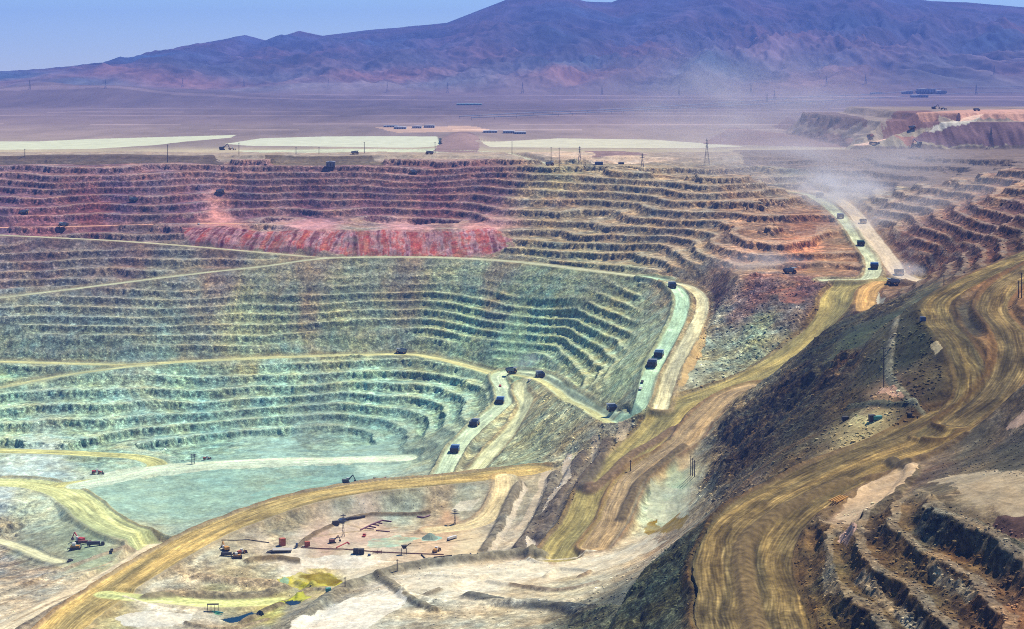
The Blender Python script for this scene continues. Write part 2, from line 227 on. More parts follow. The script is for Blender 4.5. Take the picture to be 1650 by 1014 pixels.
# ------------------------------------------------------------------ look anchors: px py  r g b  rough  terrace
L = """
0 280 165 135 130 1 1|200 282 170 138 132 1 1|400 282 165 135 125 1 1|600 285 160 130 120 1 1|750 290 160 125 118 1 1
0 310 128 100 112 1 1|200 310 120 92 108 1 1|400 315 118 88 98 1 1|600 315 128 92 98 1 1|780 318 132 100 98 1 1
0 345 132 104 120 1 1|150 345 140 90 90 1 1|300 340 132 100 108 1 1|500 340 118 84 92 1 1|700 340 142 98 98 1 1|60 358 150 100 110 1 1
350 362 210 150 148 .3 0|500 362 212 160 168 .3 0|650 365 216 166 172 .3 0|780 368 200 150 150 .5 .3
60 400 125 105 105 1 1|200 410 128 108 105 1 1|350 420 135 118 108 1 1|500 430 140 130 110 1 1|650 430 140 132 112 1 1|800 432 148 142 118 1 1
0 450 135 120 118 1 1|150 450 128 118 115 1 1|300 470 130 126 116 1 1|450 460 140 132 112 1 1|600 460 145 148 125 1 1|750 460 148 158 132 1 1|900 470 150 160 128 1 1|1000 470 146 152 120 1 .8
0 500 135 140 132 1 1|150 500 128 136 130 1 1|300 510 124 132 120 1 1|450 500 140 152 122 1 1|600 510 140 152 130 1 1|750 500 160 186 150 1 .8|880 510 152 178 148 1 1|1000 520 158 172 140 1 1
0 550 150 168 148 1 1|150 550 136 150 134 1 1|300 550 128 136 122 1 1|400 550 160 166 130 1 1|550 550 146 156 126 1 1|700 550 156 168 134 1 1|830 560 145 176 146 .8 .4|950 560 160 178 140 1 1|1020 560 168 182 150 .8 .5|1000 620 172 188 150 .8 .5|940 600 160 172 138 1 1
0 605 150 185 155 1 1|150 620 156 186 165 1 1|300 610 150 186 165 1 1|450 620 152 184 165 1 1|600 620 150 182 160 1 1|720 620 160 188 162 1 1
0 660 156 188 165 1 1|150 670 150 182 165 1 1|300 670 150 180 165 1 1|450 660 150 184 168 1 1|600 670 145 182 165 1 1|700 670 152 184 162 1 .8
0 700 160 182 158 1 1|150 710 156 182 160 1 1|330 705 136 172 160 .8 .6|480 705 128 165 155 .6 .3|600 690 140 172 158 .6 .4|690 720 156 178 150 .5 .2
300 800 140 186 172 .25 0|450 790 150 188 168 .25 0|550 765 120 170 165 .25 0|200 800 156 200 182 .2 0|350 770 140 190 176 .2 0|450 720 150 200 190 .2 0|600 745 180 220 206 .2 0|600 722 140 186 176 .2 0
60 740 190 215 210 .4 .2|60 760 186 215 214 .5 .2|0 800 196 216 216 .5 .3|60 820 170 180 160 .7 .2|0 850 160 160 140 1 .5|110 850 168 192 160 .5 0|60 880 170 185 155 .5 0|140 880 158 188 146 .3 0|180 895 172 196 156 .3 0
0 905 165 155 140 1.2 0|50 930 158 150 136 1 0|150 930 186 180 156 .7 0|100 960 205 196 172 .7 0|0 985 212 204 182 .6 0|30 960 200 190 168 .6 0|200 900 200 192 165 .6 0|60 1005 200 180 150 .7 0
650 810 166 176 156 .5 0|550 820 168 172 152 .5 0|740 810 160 164 150 .5 0|450 845 170 165 140 .8 0|700 822 166 150 126 .6 0
600 860 228 196 172 .1 0|700 870 226 200 170 .1 0|520 880 222 186 165 .1 0|760 880 226 212 180 .1 0|560 850 226 200 176 .1 0|720 840 214 180 146 .2 0
430 880 216 208 186 .4 0|350 900 210 204 176 .4 0|480 905 232 224 208 .2 0|580 905 226 220 200 .2 0|340 925 170 165 145 .8 0|420 930 196 190 160 .7 0|300 945 186 176 150 1 0|420 950 176 168 134 1 0|520 930 206 196 120 .6 0|250 1000 226 222 206 .5 0|320 1000 210 204 186 .6 0|350 960 180 180 140 .8 0|440 985 190 186 110 .6 0|200 1010 200 190 140 .6 0
480 985 150 150 138 .6 0|430 1012 146 146 134 .6 0|560 958 152 148 134 .6 0|540 1000 232 230 220 .25 0|620 960 216 210 196 .5 0|700 930 230 226 208 .3 0|850 915 228 218 198 .3 0|760 945 228 220 200 .3 0|950 895 226 214 190 .4 0|1040 870 226 216 190 .3 0|850 960 206 196 170 .5 0|700 990 196 190 168 .8 0|800 1000 190 184 160 .8 0|920 950 200 196 172 .5 0|640 1005 200 198 180 .6 0
950 1000 96 106 96 1.5 0|1020 950 112 118 108 .5 0|1080 920 124 112 96 1 0|1060 990 84 98 90 2 0|1110 960 84 98 90 1.5 0|1120 880 112 98 84 1.2 0|1150 830 108 98 84 1.2 0|1060 880 176 160 136 .8 0|1000 1010 84 100 92 1.5 0
1080 760 190 206 176 .2 0|1090 800 176 206 176 .2 0|1100 740 214 190 150 .3 0|1060 820 170 180 160 .7 0|1110 800 200 196 170 .5 0|1060 750 196 170 130 .4 0
1150 760 104 96 84 1.6 0|1200 730 86 80 72 2 0|1180 690 98 90 78 2 0|1230 680 84 80 70 2 0|1210 790 118 104 86 1 0|1260 740 96 88 72 1.2 0|1250 640 84 80 70 2 0|1300 620 76 76 62 2 0|1300 680 84 84 74 1.5 0|1350 600 84 72 58 2 0|1320 560 68 72 58 1.5 0|1380 540 70 82 62 .5 0|1430 520 74 84 66 .5 0|1480 560 68 74 56 .5 0|1430 590 76 80 62 .5 0|1380 650 76 74 58 1.2 0|1470 640 74 66 50 .7 0|1330 520 86 88 76 1.2 0|1440 490 90 88 80 1.6 0|1400 683 176 164 122 .2 0|1500 600 86 80 58 .6 0|1480 480 96 98 76 1 0|1424 636 150 126 98 .2 0
1565 520 92 90 76 .6 0|1590 570 150 118 80 .6 0|1600 470 160 120 80 .5 0|1640 600 150 122 86 .6 0|1650 660 120 108 88 1 0|1640 690 100 92 80 1 0|1560 600 130 112 72 .5 0
1400 785 196 172 140 .3 0|1350 820 186 160 134 .4 0|1450 760 196 172 140 .3 0|1500 760 98 84 72 .8 0|1560 730 96 92 78 .6 0|1620 740 84 84 74 .5 0|1580 790 172 158 132 .3 0|1640 820 168 154 132 .3 0|1520 790 112 104 86 .6 0
1290 900 136 118 92 1 .7|1330 870 130 112 84 1 1|1340 950 120 110 86 1 1|1300 1000 130 118 84 1 .6|1400 900 112 96 76 1 1|1400 980 100 92 74 1 1|1450 870 128 108 82 1 1|1480 960 104 92 74 1 1|1540 900 116 96 74 1 1|1600 960 110 90 74 1 1|1600 880 106 92 72 1 1|1640 1000 130 104 90 1 1|1500 840 112 98 72 1.2 1
950 660 170 172 140 1 0|900 690 168 168 136 1.2 0|850 720 164 168 136 1.2 0|920 730 158 152 126 1.2 .4|1000 700 150 140 118 1.2 .5|870 650 172 166 130 1 0|840 745 150 158 130 1 0|1040 680 120 124 108 1.3 0
880 780 168 158 138 .45 0|930 760 150 134 114 .45 0|860 830 160 152 136 .45 0|900 830 118 108 98 .45 0|820 870 190 182 164 .45 0|860 880 140 124 112 .45 0|930 830 104 100 88 .45 0|980 740 180 164 130 .45 0|950 800 130 110 90 .45 0
1150 460 112 84 74 1.5 .3|1220 465 128 96 92 1.6 .2|1300 465 120 88 88 1.6 .2|1200 500 140 122 118 1.6 0|1280 500 142 132 122 1.5 0|1150 520 150 150 132 1.5 0|1220 540 152 168 140 1.5 0|1160 570 156 168 144 1.3 0|1120 600 176 182 156 .8 0|1100 640 170 160 130 1 0|1260 560 160 158 128 1 0|1320 480 130 104 92 1 0
900 290 168 158 122 1 .8|1000 290 160 146 120 1 1|1100 290 158 144 122 1 1|1200 290 156 138 120 1 1|900 320 150 130 112 1 1|1000 330 158 144 120 1 1|1100 330 160 142 120 1 1|1200 330 160 134 112 1 1|900 360 160 146 118 1 1|1000 370 162 144 118 1 1|1100 370 168 148 124 1 1|1200 370 160 128 104 1 1|1300 360 148 110 90 1 1|900 400 156 146 116 1 1|1000 405 158 146 118 1 1|1100 410 166 152 128 1 1|1200 410 196 156 132 1 1|1300 400 200 140 108 1 1|1350 410 176 140 110 .8 .5|1200 434 190 166 140 .5 .2|1100 434 160 142 116 1 .8|1370 385 150 124 98 .8 .3|1320 435 150 120 92 .8 .2
1480 380 138 104 92 1 1|1550 400 120 88 72 1 1|1600 370 124 92 82 1 1|1500 420 130 94 72 1 1|1600 410 104 74 62 1 1|1550 340 140 108 98 1 1|1640 340 124 92 88 1 1|1450 330 160 140 128 1 1|1550 300 150 128 112 1 1|1640 300 160 130 110 1 1|1400 300 160 150 138 1 .8|1450 280 150 152 134 .8 .6|1600 275 150 112 108 1 1|1300 300 176 156 138 .8 .8|1560 440 110 92 74 1 .4|1480 450 130 108 84 .8 .2|1650 390 96 78 72 1.2 .5
1300 270 138 142 126 .8 .5|1450 255 134 138 120 .8 .4|1600 250 140 130 112 .8 .3|1500 238 150 132 118 .8 0|1350 245 140 130 120 .8 0|1650 240 150 140 120 .6 0
"""
def parse(Ls): return np.array([[float(v) for v in s.split()] for s in Ls.replace('\n', '|').split('|') if s.strip()])
LA = parse(L)
LW = np.array([unproj(a[0], a[1]) for a in LA])
def Q(X, Y): return X / Y * 2800, np.log(Y) * 900
LQ = np.array(Q(LW[:, 0], LW[:, 1])).T; LATT = np.c_[lin(LA[:, 2:5]), LA[:, 5], LA[:, 6]]
_p = (LA[:, 1] > 450) & (LA[:, 1] < 835) & (LA[:, 0] < 1080); _g = LATT[_p, :3].mean(1, keepdims=True); LATT[_p, :3] = LATT[_p, :3] * np.array([1.20, 1.27, 1.24])
_p = (LA[:, 1] > 690) & (LA[:, 1] < 900) & (LA[:, 0] < 700) & (LA[:, 5] < .7); _g = LATT[_p, :3].mean(1, keepdims=True); LATT[_p, :3] = (LATT[_p, :3] * .72 + _g * .28) * .88
_p = (LA[:, 1] > 840) & (LA[:, 0] > 1280); LATT[_p, :3] *= np.array([.74, .68, .50])
_p = (LA[:, 1] < 350) & (LA[:, 0] < 850); LATT[_p, :3] *= np.array([.80, .72, .86])
LATT[(LATT[:, 3] > 1.05) & (LATT[:, 0] < .16), :3] *= np.array([.88, .80, .60])
FAR = [(3060, (178,166,150), 1), (3250, (176,160,146), 1), (3400, (196,186,160), .6), (3600, (160,148,142), .6), (4200, (160,144,142), .5), (5500, (136,120,124), .4), (7500, (112,98,106), .4), (9500, (126,110,118), .4), (11500, (78,72,98), .3), (16000, (48,48,88), .2), (30000, (48,48,88), .2)]  # the mountain colours have some of the distance haze's blue painted in
def look(X, Y):
    """base colour, roughness amplitude and terrace strength, from the anchors"""
    n = len(X); out = np.zeros((n, 5), np.float32)
    qx, qy = Q(X, Y)
    qx = qx + 16 * pn(X / 50, Y / 60, 201) + 7 * pn(X / 13, Y / 18, 202); qy = qy + 12 * pn(X / 50, Y / 60, 203) + 6 * pn(X / 13, Y / 18, 204)
    S = 6.0                                   # coarse lattice then bilinear
    x0, y0 = LQ.min(0) - 400; x1, y1 = LQ.max(0) + 400
    if not hasattr(look, 'lut'):
        gxx = np.arange(x0, x1, S); gyy = np.arange(y0, y1, S); a, b = np.meshgrid(gxx, gyy)
        num = np.zeros(a.shape + (5,)); den = np.zeros(a.shape)
        for i in range(len(LQ)):
            ww = 1.0 / ((a - LQ[i, 0]) ** 2 + (b - LQ[i, 1]) ** 2 + 60) ** 1.9
            den += ww; num += ww[..., None] * LATT[i]
        look.lut = (num / den[..., None]).astype(np.float32)
    lut = look.lut
    fx = np.clip((qx - x0) / S, 0, lut.shape[1] - 1.01); fy = np.clip((qy - y0) / S, 0, lut.shape[0] - 1.01)
    ix = fx.astype(int); iy = fy.astype(int); fx = (fx - ix)[:, None]; fy = (fy - iy)[:, None]
    out = (lut[iy, ix] * (1 - fx) + lut[iy, ix + 1] * fx) * (1 - fy) + (lut[iy + 1, ix] * (1 - fx) + lut[iy + 1, ix + 1] * fx) * fy
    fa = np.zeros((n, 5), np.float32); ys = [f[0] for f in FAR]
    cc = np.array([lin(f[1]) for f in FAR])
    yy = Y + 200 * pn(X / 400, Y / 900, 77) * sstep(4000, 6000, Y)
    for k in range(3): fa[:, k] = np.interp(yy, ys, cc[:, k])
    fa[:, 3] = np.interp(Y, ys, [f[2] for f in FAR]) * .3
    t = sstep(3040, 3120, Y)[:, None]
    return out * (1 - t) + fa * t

# ------------------------------------------------------------------ windrows and small earth berms: (px, py) nodes, height, half width, colour
RIDGES = [
 (.8, 2.6, (150,138,116), [(1385,932),(1430,970),(1482,1012)]),
 (.8, 2.6, (150,136,112), [(1500,915),(1530,940),(1568,968)]),
 (.8, 2.6, (150,138,114), [(1478,792),(1510,815),(1545,836)]),
 (.6, 2.2, (140,128,106), [(1555,842),(1600,870),(1650,905)]),
 (.25, 1.3, (176, 160, 134), [(500,866),(562,858),(640,850)]),
 (.25, 1.3, (176, 160, 134), [(520,890),(613,882),(700,872)]),
 (.25, 1.3, (176, 160, 134), [(560,845),(615,857),(700,862)]),
 (.25, 1.3, (176, 160, 134), [(600,880),(672,879),(760,868)]),
 (.25, 1.3, (232, 226, 208), [(480,905),(560,908),(620,912)]),
 (.25, 1.3, (232, 226, 208), [(500,912),(559,910),(640,905)]),
 (.25, 1.3, (232, 226, 208), [(650,930),(755,920),(860,905)]),
 (.25, 1.3, (176, 160, 134), [(670,945),(771,933),(900,915)]),
 (.25, 1.3, (232, 226, 208), [(700,935),(824,906),(960,890)]),
 (.25, 1.3, (232, 226, 208), [(760,945),(899,911),(1040,872)]),
 (.25, 1.3, (176, 160, 134), [(480,1010),(546,995),(600,970)]),
 (.25, 1.3, (232, 226, 208), [(520,1014),(584,990),(630,968)]),
 (.25, 1.3, (176, 160, 134), [(540,1020),(606,992),(650,975)]),
 (.25, 1.3, (176, 160, 134), [(150,925),(181,913),(230,890)]),
 (.25, 1.3, (176, 160, 134), [(20,1000),(113,955),(200,915)]),
 (.25, 1.3, (176, 160, 134), [(0,975),(86,938),(180,905)]),
 (.25, 1.3, (232, 226, 208), [(220,1000),(262,1002),(300,995)]),
 (.25, 1.3, (232, 226, 208), [(900,930),(992,904),(1060,870)]),
 (.25, 1.3, (232, 226, 208), [(420,910),(475,903),(520,905)]),
 (.25, 1.3, (176, 160, 134), [(1400,800),(1438,789),(1450,770)]),
 (.25, 1.3, (232, 226, 208), [(1370,820),(1406,799),(1430,785)]),
 (.25, 1.3, (176, 160, 134), [(1520,800),(1582,794),(1640,795)]),
 (.25, 1.3, (176, 160, 134), [(1540,780),(1600,803),(1640,815)]),
 (.25, 1.3, (176, 160, 134), [(1560,820),(1609,798),(1640,780)]),
 (.25, 1.3, (232, 226, 208), [(200,960),(243,975),(300,985)]),
 (6, 9, (140,138,122), [(430,1060),(500,990),(560,950),(610,932),(660,918),(760,905),(830,897),(868,897)]),
 (3, 5, (130,126,108), [(612,934),(640,950),(660,966),(700,985)]),
 (2, 4, (150,140,120), [(690,958),(745,938),(800,926),(870,918)]),
 (2, 4, (160,146,126), [(790,938),(850,947),(905,952),(960,940)]),
 (2, 3, (156,140,120), [(880,930),(900,918),(950,921),(935,930)]),
 (1.5, 3, (166,150,124), [(690,928),(730,930),(750,932)]),
 (5, 7, (112,106,94), [(893,768),(878,815),(858,855),(836,886)]),
 (5, 7, (108,100,90), [(938,735),(910,785),(885,835),(868,870)]),
 (5, 8, (106,100,92), [(975,715),(962,760),(938,800)]),
 (4, 6, (136,130,114), [(838,782),(812,835),(782,888)]),
 (2, 3, (160,150,128), [(300,1005),(330,1012),(380,1013),(430,1000)]),
 (2, 3, (120,106,84), [(480,882),(505,862),(530,850),(560,838),(600,830),(660,830),(690,826)]),
 (2.5, 5, (126,112,84), [(400,905),(440,900),(480,905)]),
 (3, 7, (150,140,116), [(240,962),(300,958),(380,962),(430,958),(455,948)]),
 (3, 7, (160,146,120), [(320,930),(380,938),(440,942)]),
 (3, 5, (140,128,100), [(505,948),(480,962),(430,985),(395,1003)]),
 (2.5, 4, (176,166,140), [(480,940),(500,948),(530,950)]),
 (2.5, 6, (120,104,74), [(1222,1040),(1204,960),(1196,905),(1210,872),(1246,838),(1300,803),(1360,776)]),
 (2.0, 5, (120,100,70), [(1400,768),(1450,752),(1510,728),(1550,704)]),
 (2.5, 6, (116,98,70), [(1300,858),(1352,812),(1400,785),(1462,764)]),
 (2.0, 4, (104,92,76), [(1350,858),(1385,862),(1420,858)]),
 (4, 9, (84,84,70), [(1500,842),(1560,858),(1610,882),(1680,912)]),
 (3, 6, (96,88,70), [(1440,742),(1470,760),(1440,800),(1396,838)]),
 (3, 6, (130,110,90), [(950,800),(985,770),(1020,735),(1050,715),(1085,690)]),
 (3, 5, (110,100,80), [(1002,842),(1015,812),(1030,785),(1062,760),(1100,728)]),
 (2, 4, (160,150,130), [(0,960),(60,935),(130,908),(180,890),(215,878)]),
 (2, 4, (150,136,116), [(30,1014),(110,968),(190,925),(240,893)]),
 (2, 4, (86,92,78), [(1370,655),(1400,652),(1440,654),(1470,650)]),
 (1.0, 3, (130,130,112), [(1436,570),(1432,600),(1440,620),(1465,645),(1485,655)]),
 (1.0, 3, (140,136,118), [(1445,545),(1438,560),(1430,580)]),
 (4, 8, (92,98,96), [(760,962),(820,975),(900,980),(945,985)]),
 (1.5, 4, (216,214,196), [(650,955),(700,968),(780,974),(850,978),(930,965),(960,950)]),
]
# ------------------------------------------------------------------ painted areas: polygon, colour, edge noise, options
AREAS = [
 dict(c=(206,194,172), e=2, p=[(875,758),(886,761),(872,815),(832,865),(825,862),(862,801)]),
 dict(c=(206,194,176), e=2, p=[(912,731),(922,734),(919,775),(886,822),(869,838),(906,775)]),
 dict(c=(196,184,160), e=2, p=[(956,711),(969,714),(956,761),(949,768)]),
 dict(c=(216,206,188), e=2, p=[(845,781),(849,788),(805,879),(792,895),(785,892),(832,808)]),
 dict(c=(216,206,190), e=2, p=[(849,872),(862,875),(859,892),(845,894)]),
 dict(c=(206,190,160), e=2, p=[(995,692),(1015,690),(1008,715),(992,725)]),
 dict(soft=.9, c=(176,122,104), e=4, p=[(1240,470),(1275,462),(1300,475),(1290,492),(1262,490)]),
 dict(c=(206,180,130), e=3, p=[(1120,560),(1135,520),(1142,540),(1118,590),(1098,625),(1092,620)]),
 dict(n='tailings_pond', c=(214,222,200), e=3, tag=2, flat=-150.3, p=[(-300,232),(0,228),(60,228),(150,224),(380,217.5),(372,222),(300,228),(250,234),(150,240),(60,241),(-300,244)]),
 dict(n='tailings_pond', c=(214,222,204), e=3, tag=3, flat=-150.3, p=[(362,232),(420,223),(520,220),(640,219.5),(705,220),(712,232),(700,236),(500,236),(400,235)]),
 dict(n='tailings_pond', c=(216,216,196), e=3, tag=4, flat=-150.3, p=[(770,223.5),(900,223),(1050,225),(1150,232),(1200,236),(1120,239),(900,238),(790,237)]),
 dict(c=(206,214,190), e=6, p=[(380,243),(560,240),(760,241),(700,246),(420,246)]),
 dict(c=(218,196,176), e=6, p=[(850,246),(900,243),(1000,250),(1100,256),(980,262),(900,256)]),
 dict(c=(132,118,114), e=8, p=[(1180,242),(1400,236),(1700,233),(1700,264),(1200,264)]),
 dict(c=(150,128,130), e=8, p=[(700,244),(728,214),(745,210),(765,216),(775,240),(770,246)]),
 dict(c=(150,126,126), e=8, p=[(940,243),(1010,244),(1040,250),(960,254)]),
 dict(c=(104,92,84), e=8, p=[(-200,251),(340,250),(360,262),(-200,264)]),
 dict(c=(116,104,88), e=8, p=[(430,250),(600,250),(620,262),(440,263)]),
 dict(c=(180,132,122), e=8, p=[(1370,233),(1440,216),(1500,228),(1470,236)]),
 dict(c=(132,108,120), e=10, p=[(1470,232),(1500,206),(1560,198),(1700,196),(1700,232)]),
 dict(c=(140,110,114), e=10, p=[(1420,215),(1440,182),(1500,178),(1510,200),(1470,212)]),
 dict(c=(214,168,154), e=8, p=[(1475,184),(1560,177),(1700,176),(1700,190),(1560,188)]),
 dict(c=(226,222,214), e=8, p=[(1490,212),(1540,192),(1580,190),(1560,200),(1520,210)]),
 dict(c=(120,100,104), e=8, p=[(1245,205),(1270,189),(1390,190),(1400,205),(1330,212)]),
 dict(c=(140,116,118), e=8, p=[(1130,232),(1180,205),(1300,212),(1380,222),(1370,234)]),
 dict(c=(206,176,160), e=10, p=[(600,205),(760,203),(800,212),(640,214)]),
 dict(c=(206,226,206), e=5, tag=0, p=[(95,786),(140,770),(250,748),(330,745),(450,738),(560,736),(655,734),(640,748),(450,752),(330,758),(255,766),(190,778),(130,790)]),
 dict(soft=.9, c=(150,196,186), e=6, p=[(560,770),(480,765),(430,780),(390,810),(440,806),(520,784)]),
 dict(soft=.9, c=(182,216,196), e=5, p=[(592,872),(640,862),(680,868),(650,880),(600,884)]),
 dict(c=(160,206,196), e=4, p=[(678,868),(700,862),(715,866),(700,872),(684,872)]),
 dict(c=(224,222,204), e=3, p=[(728,822),(745,806),(770,803),(755,826)]),
 dict(soft=.6, c=(204,212,190), e=3, p=[(1046,790),(1052,780),(1112,782),(1108,836),(1070,842),(1044,834)]),
 dict(soft=.5, c=(150,126,20), e=4, p=[(1035,852),(1055,838),(1110,834),(1100,850),(1062,860)]),
 dict(soft=.5, c=(196,190,40), e=5, p=[(440,935),(480,922),(540,926),(560,940),(500,952),(450,945)]),
 dict(soft=.5, c=(132,112,20), e=4, p=[(480,928),(520,922),(556,934),(540,944),(500,938)]),
 dict(c=(146,180,150), e=2, p=[(449,935),(458,929),(468,934),(466,941),(453,942)]),
 dict(soft=.5, c=(196,206,70), e=5, p=[(430,972),(480,958),(505,962),(480,972),(440,980)]),
 dict(c=(90,176,150), e=3, p=[(338,982),(350,985),(356,991),(346,990)]),
 dict(soft=.9, c=(140,190,150), e=5, p=[(160,950),(185,948),(210,962),(180,966)]),
 dict(c=(236,234,224), e=3, p=[(470,1014),(560,965),(645,958),(660,968),(570,1030),(470,1060)]),
 dict(c=(232,226,208), e=4, p=[(640,938),(760,912),(880,902),(900,920),(780,955),(680,950)]),
 dict(c=(230,222,200), e=4, p=[(900,905),(1040,870),(1075,872),(1040,890),(940,925),(860,940)]),
 dict(c=(236,230,216), e=4, p=[(470,900),(560,893),(640,905),(560,918),(490,912)]),
 dict(c=(232,232,222), e=4, p=[(185,996),(230,984),(310,990),(300,1008),(200,1010)]),
 dict(c=(218,176,150), e=2, p=[(1412,634),(1420,625),(1438,625),(1460,640),(1455,644),(1430,636)]),
 dict(c=(196,186,140), e=2, p=[(1366,684),(1375,672),(1400,670),(1425,676),(1412,690),(1380,688)]),
 dict(c=(210,196,160), e=2, p=[(1500,565),(1512,562),(1518,570),(1508,574)]),
 dict(c=(210,186,156), e=4, p=[(1345,838),(1370,805),(1420,775),(1475,750),(1482,760),(1440,800),(1392,838),(1360,842)]),
 dict(c=(180,166,142), e=5, p=[(1500,775),(1560,762),(1700,770),(1700,850),(1640,835),(1560,800)]),
 dict(c=(98,76,70), e=4, p=[(1588,850),(1610,830),(1700,828),(1700,862),(1620,862)]),
 dict(c=(214,180,166), e=3, p=[(1360,858),(1380,865),(1362,880),(1352,872)]),
 dict(c=(196,196,180), e=3, p=[(1400,470),(1415,466),(1425,482),(1420,486),(1408,480)]),
 dict(c=(200,170,150), e=3, p=[(1620,690),(1650,660),(1680,665),(1680,690)]),
 dict(c=(20,48,40), e=.5, tag=5, flat=-409.0, n='pond_water', p=[(355,998),(385,993),(405,986),(425,992),(370,1004)]),
 dict(c=(30,40,10), e=.8, tag=6, flat=-407.4, n='pond_water', p=[(457,974),(470,969),(486,967),(484,972),(468,976)]),
]
STRIPES = [(292,366),(420,372),(560,372),(700,372),(800,366),(830,392),(800,414),(700,414),(560,413),(420,404),(300,390)]
def inpoly(x, y, P):
    r = np.zeros(len(x), bool); n = len(P)
    for i in range(n):
        x0, y0 = P[i]; x1, y1 = P[(i + 1) % n]
        if y0 == y1: continue
        c = (y0 > y) != (y1 > y)
        r ^= c & (x < (x1 - x0) * (y - y0) / (y1 - y0) + x0)
    return r
for a in AREAS: a['P'] = [unproj(*q) for q in a['p']]
STR = [unproj(*q) for q in STRIPES]
# roads to smooth world polylines
def spline(P, step=9.0):
    P = np.array(P, float); P = np.vstack([2 * P[0] - P[1], P, 2 * P[-1] - P[-2]]); out = []
    for i in range(1, len(P) - 2):
        n = max(2, int(np.linalg.norm(P[i + 1][:2] - P[i][:2]) / step)); t = np.linspace(0, 1, n, endpoint=False)[:, None]
        a, b, c, d = P[i - 1], P[i], P[i + 1], P[i + 2]
        out.append(.5 * (2 * b + (c - a) * t + (2 * a - 5 * b + 4 * c - d) * t ** 2 + (3 * b - a - 3 * c + d) * t ** 3))
    out.append(P[-2][None]); return np.vstack(out)
for r in ROADS:
    r['W'] = spline([W(*q) for q in r['p']])
RID = [(h, w_, lin(c), spline([(*unproj(*q), 0) for q in p], 7.0)) for h, w_, c, p in RIDGES]

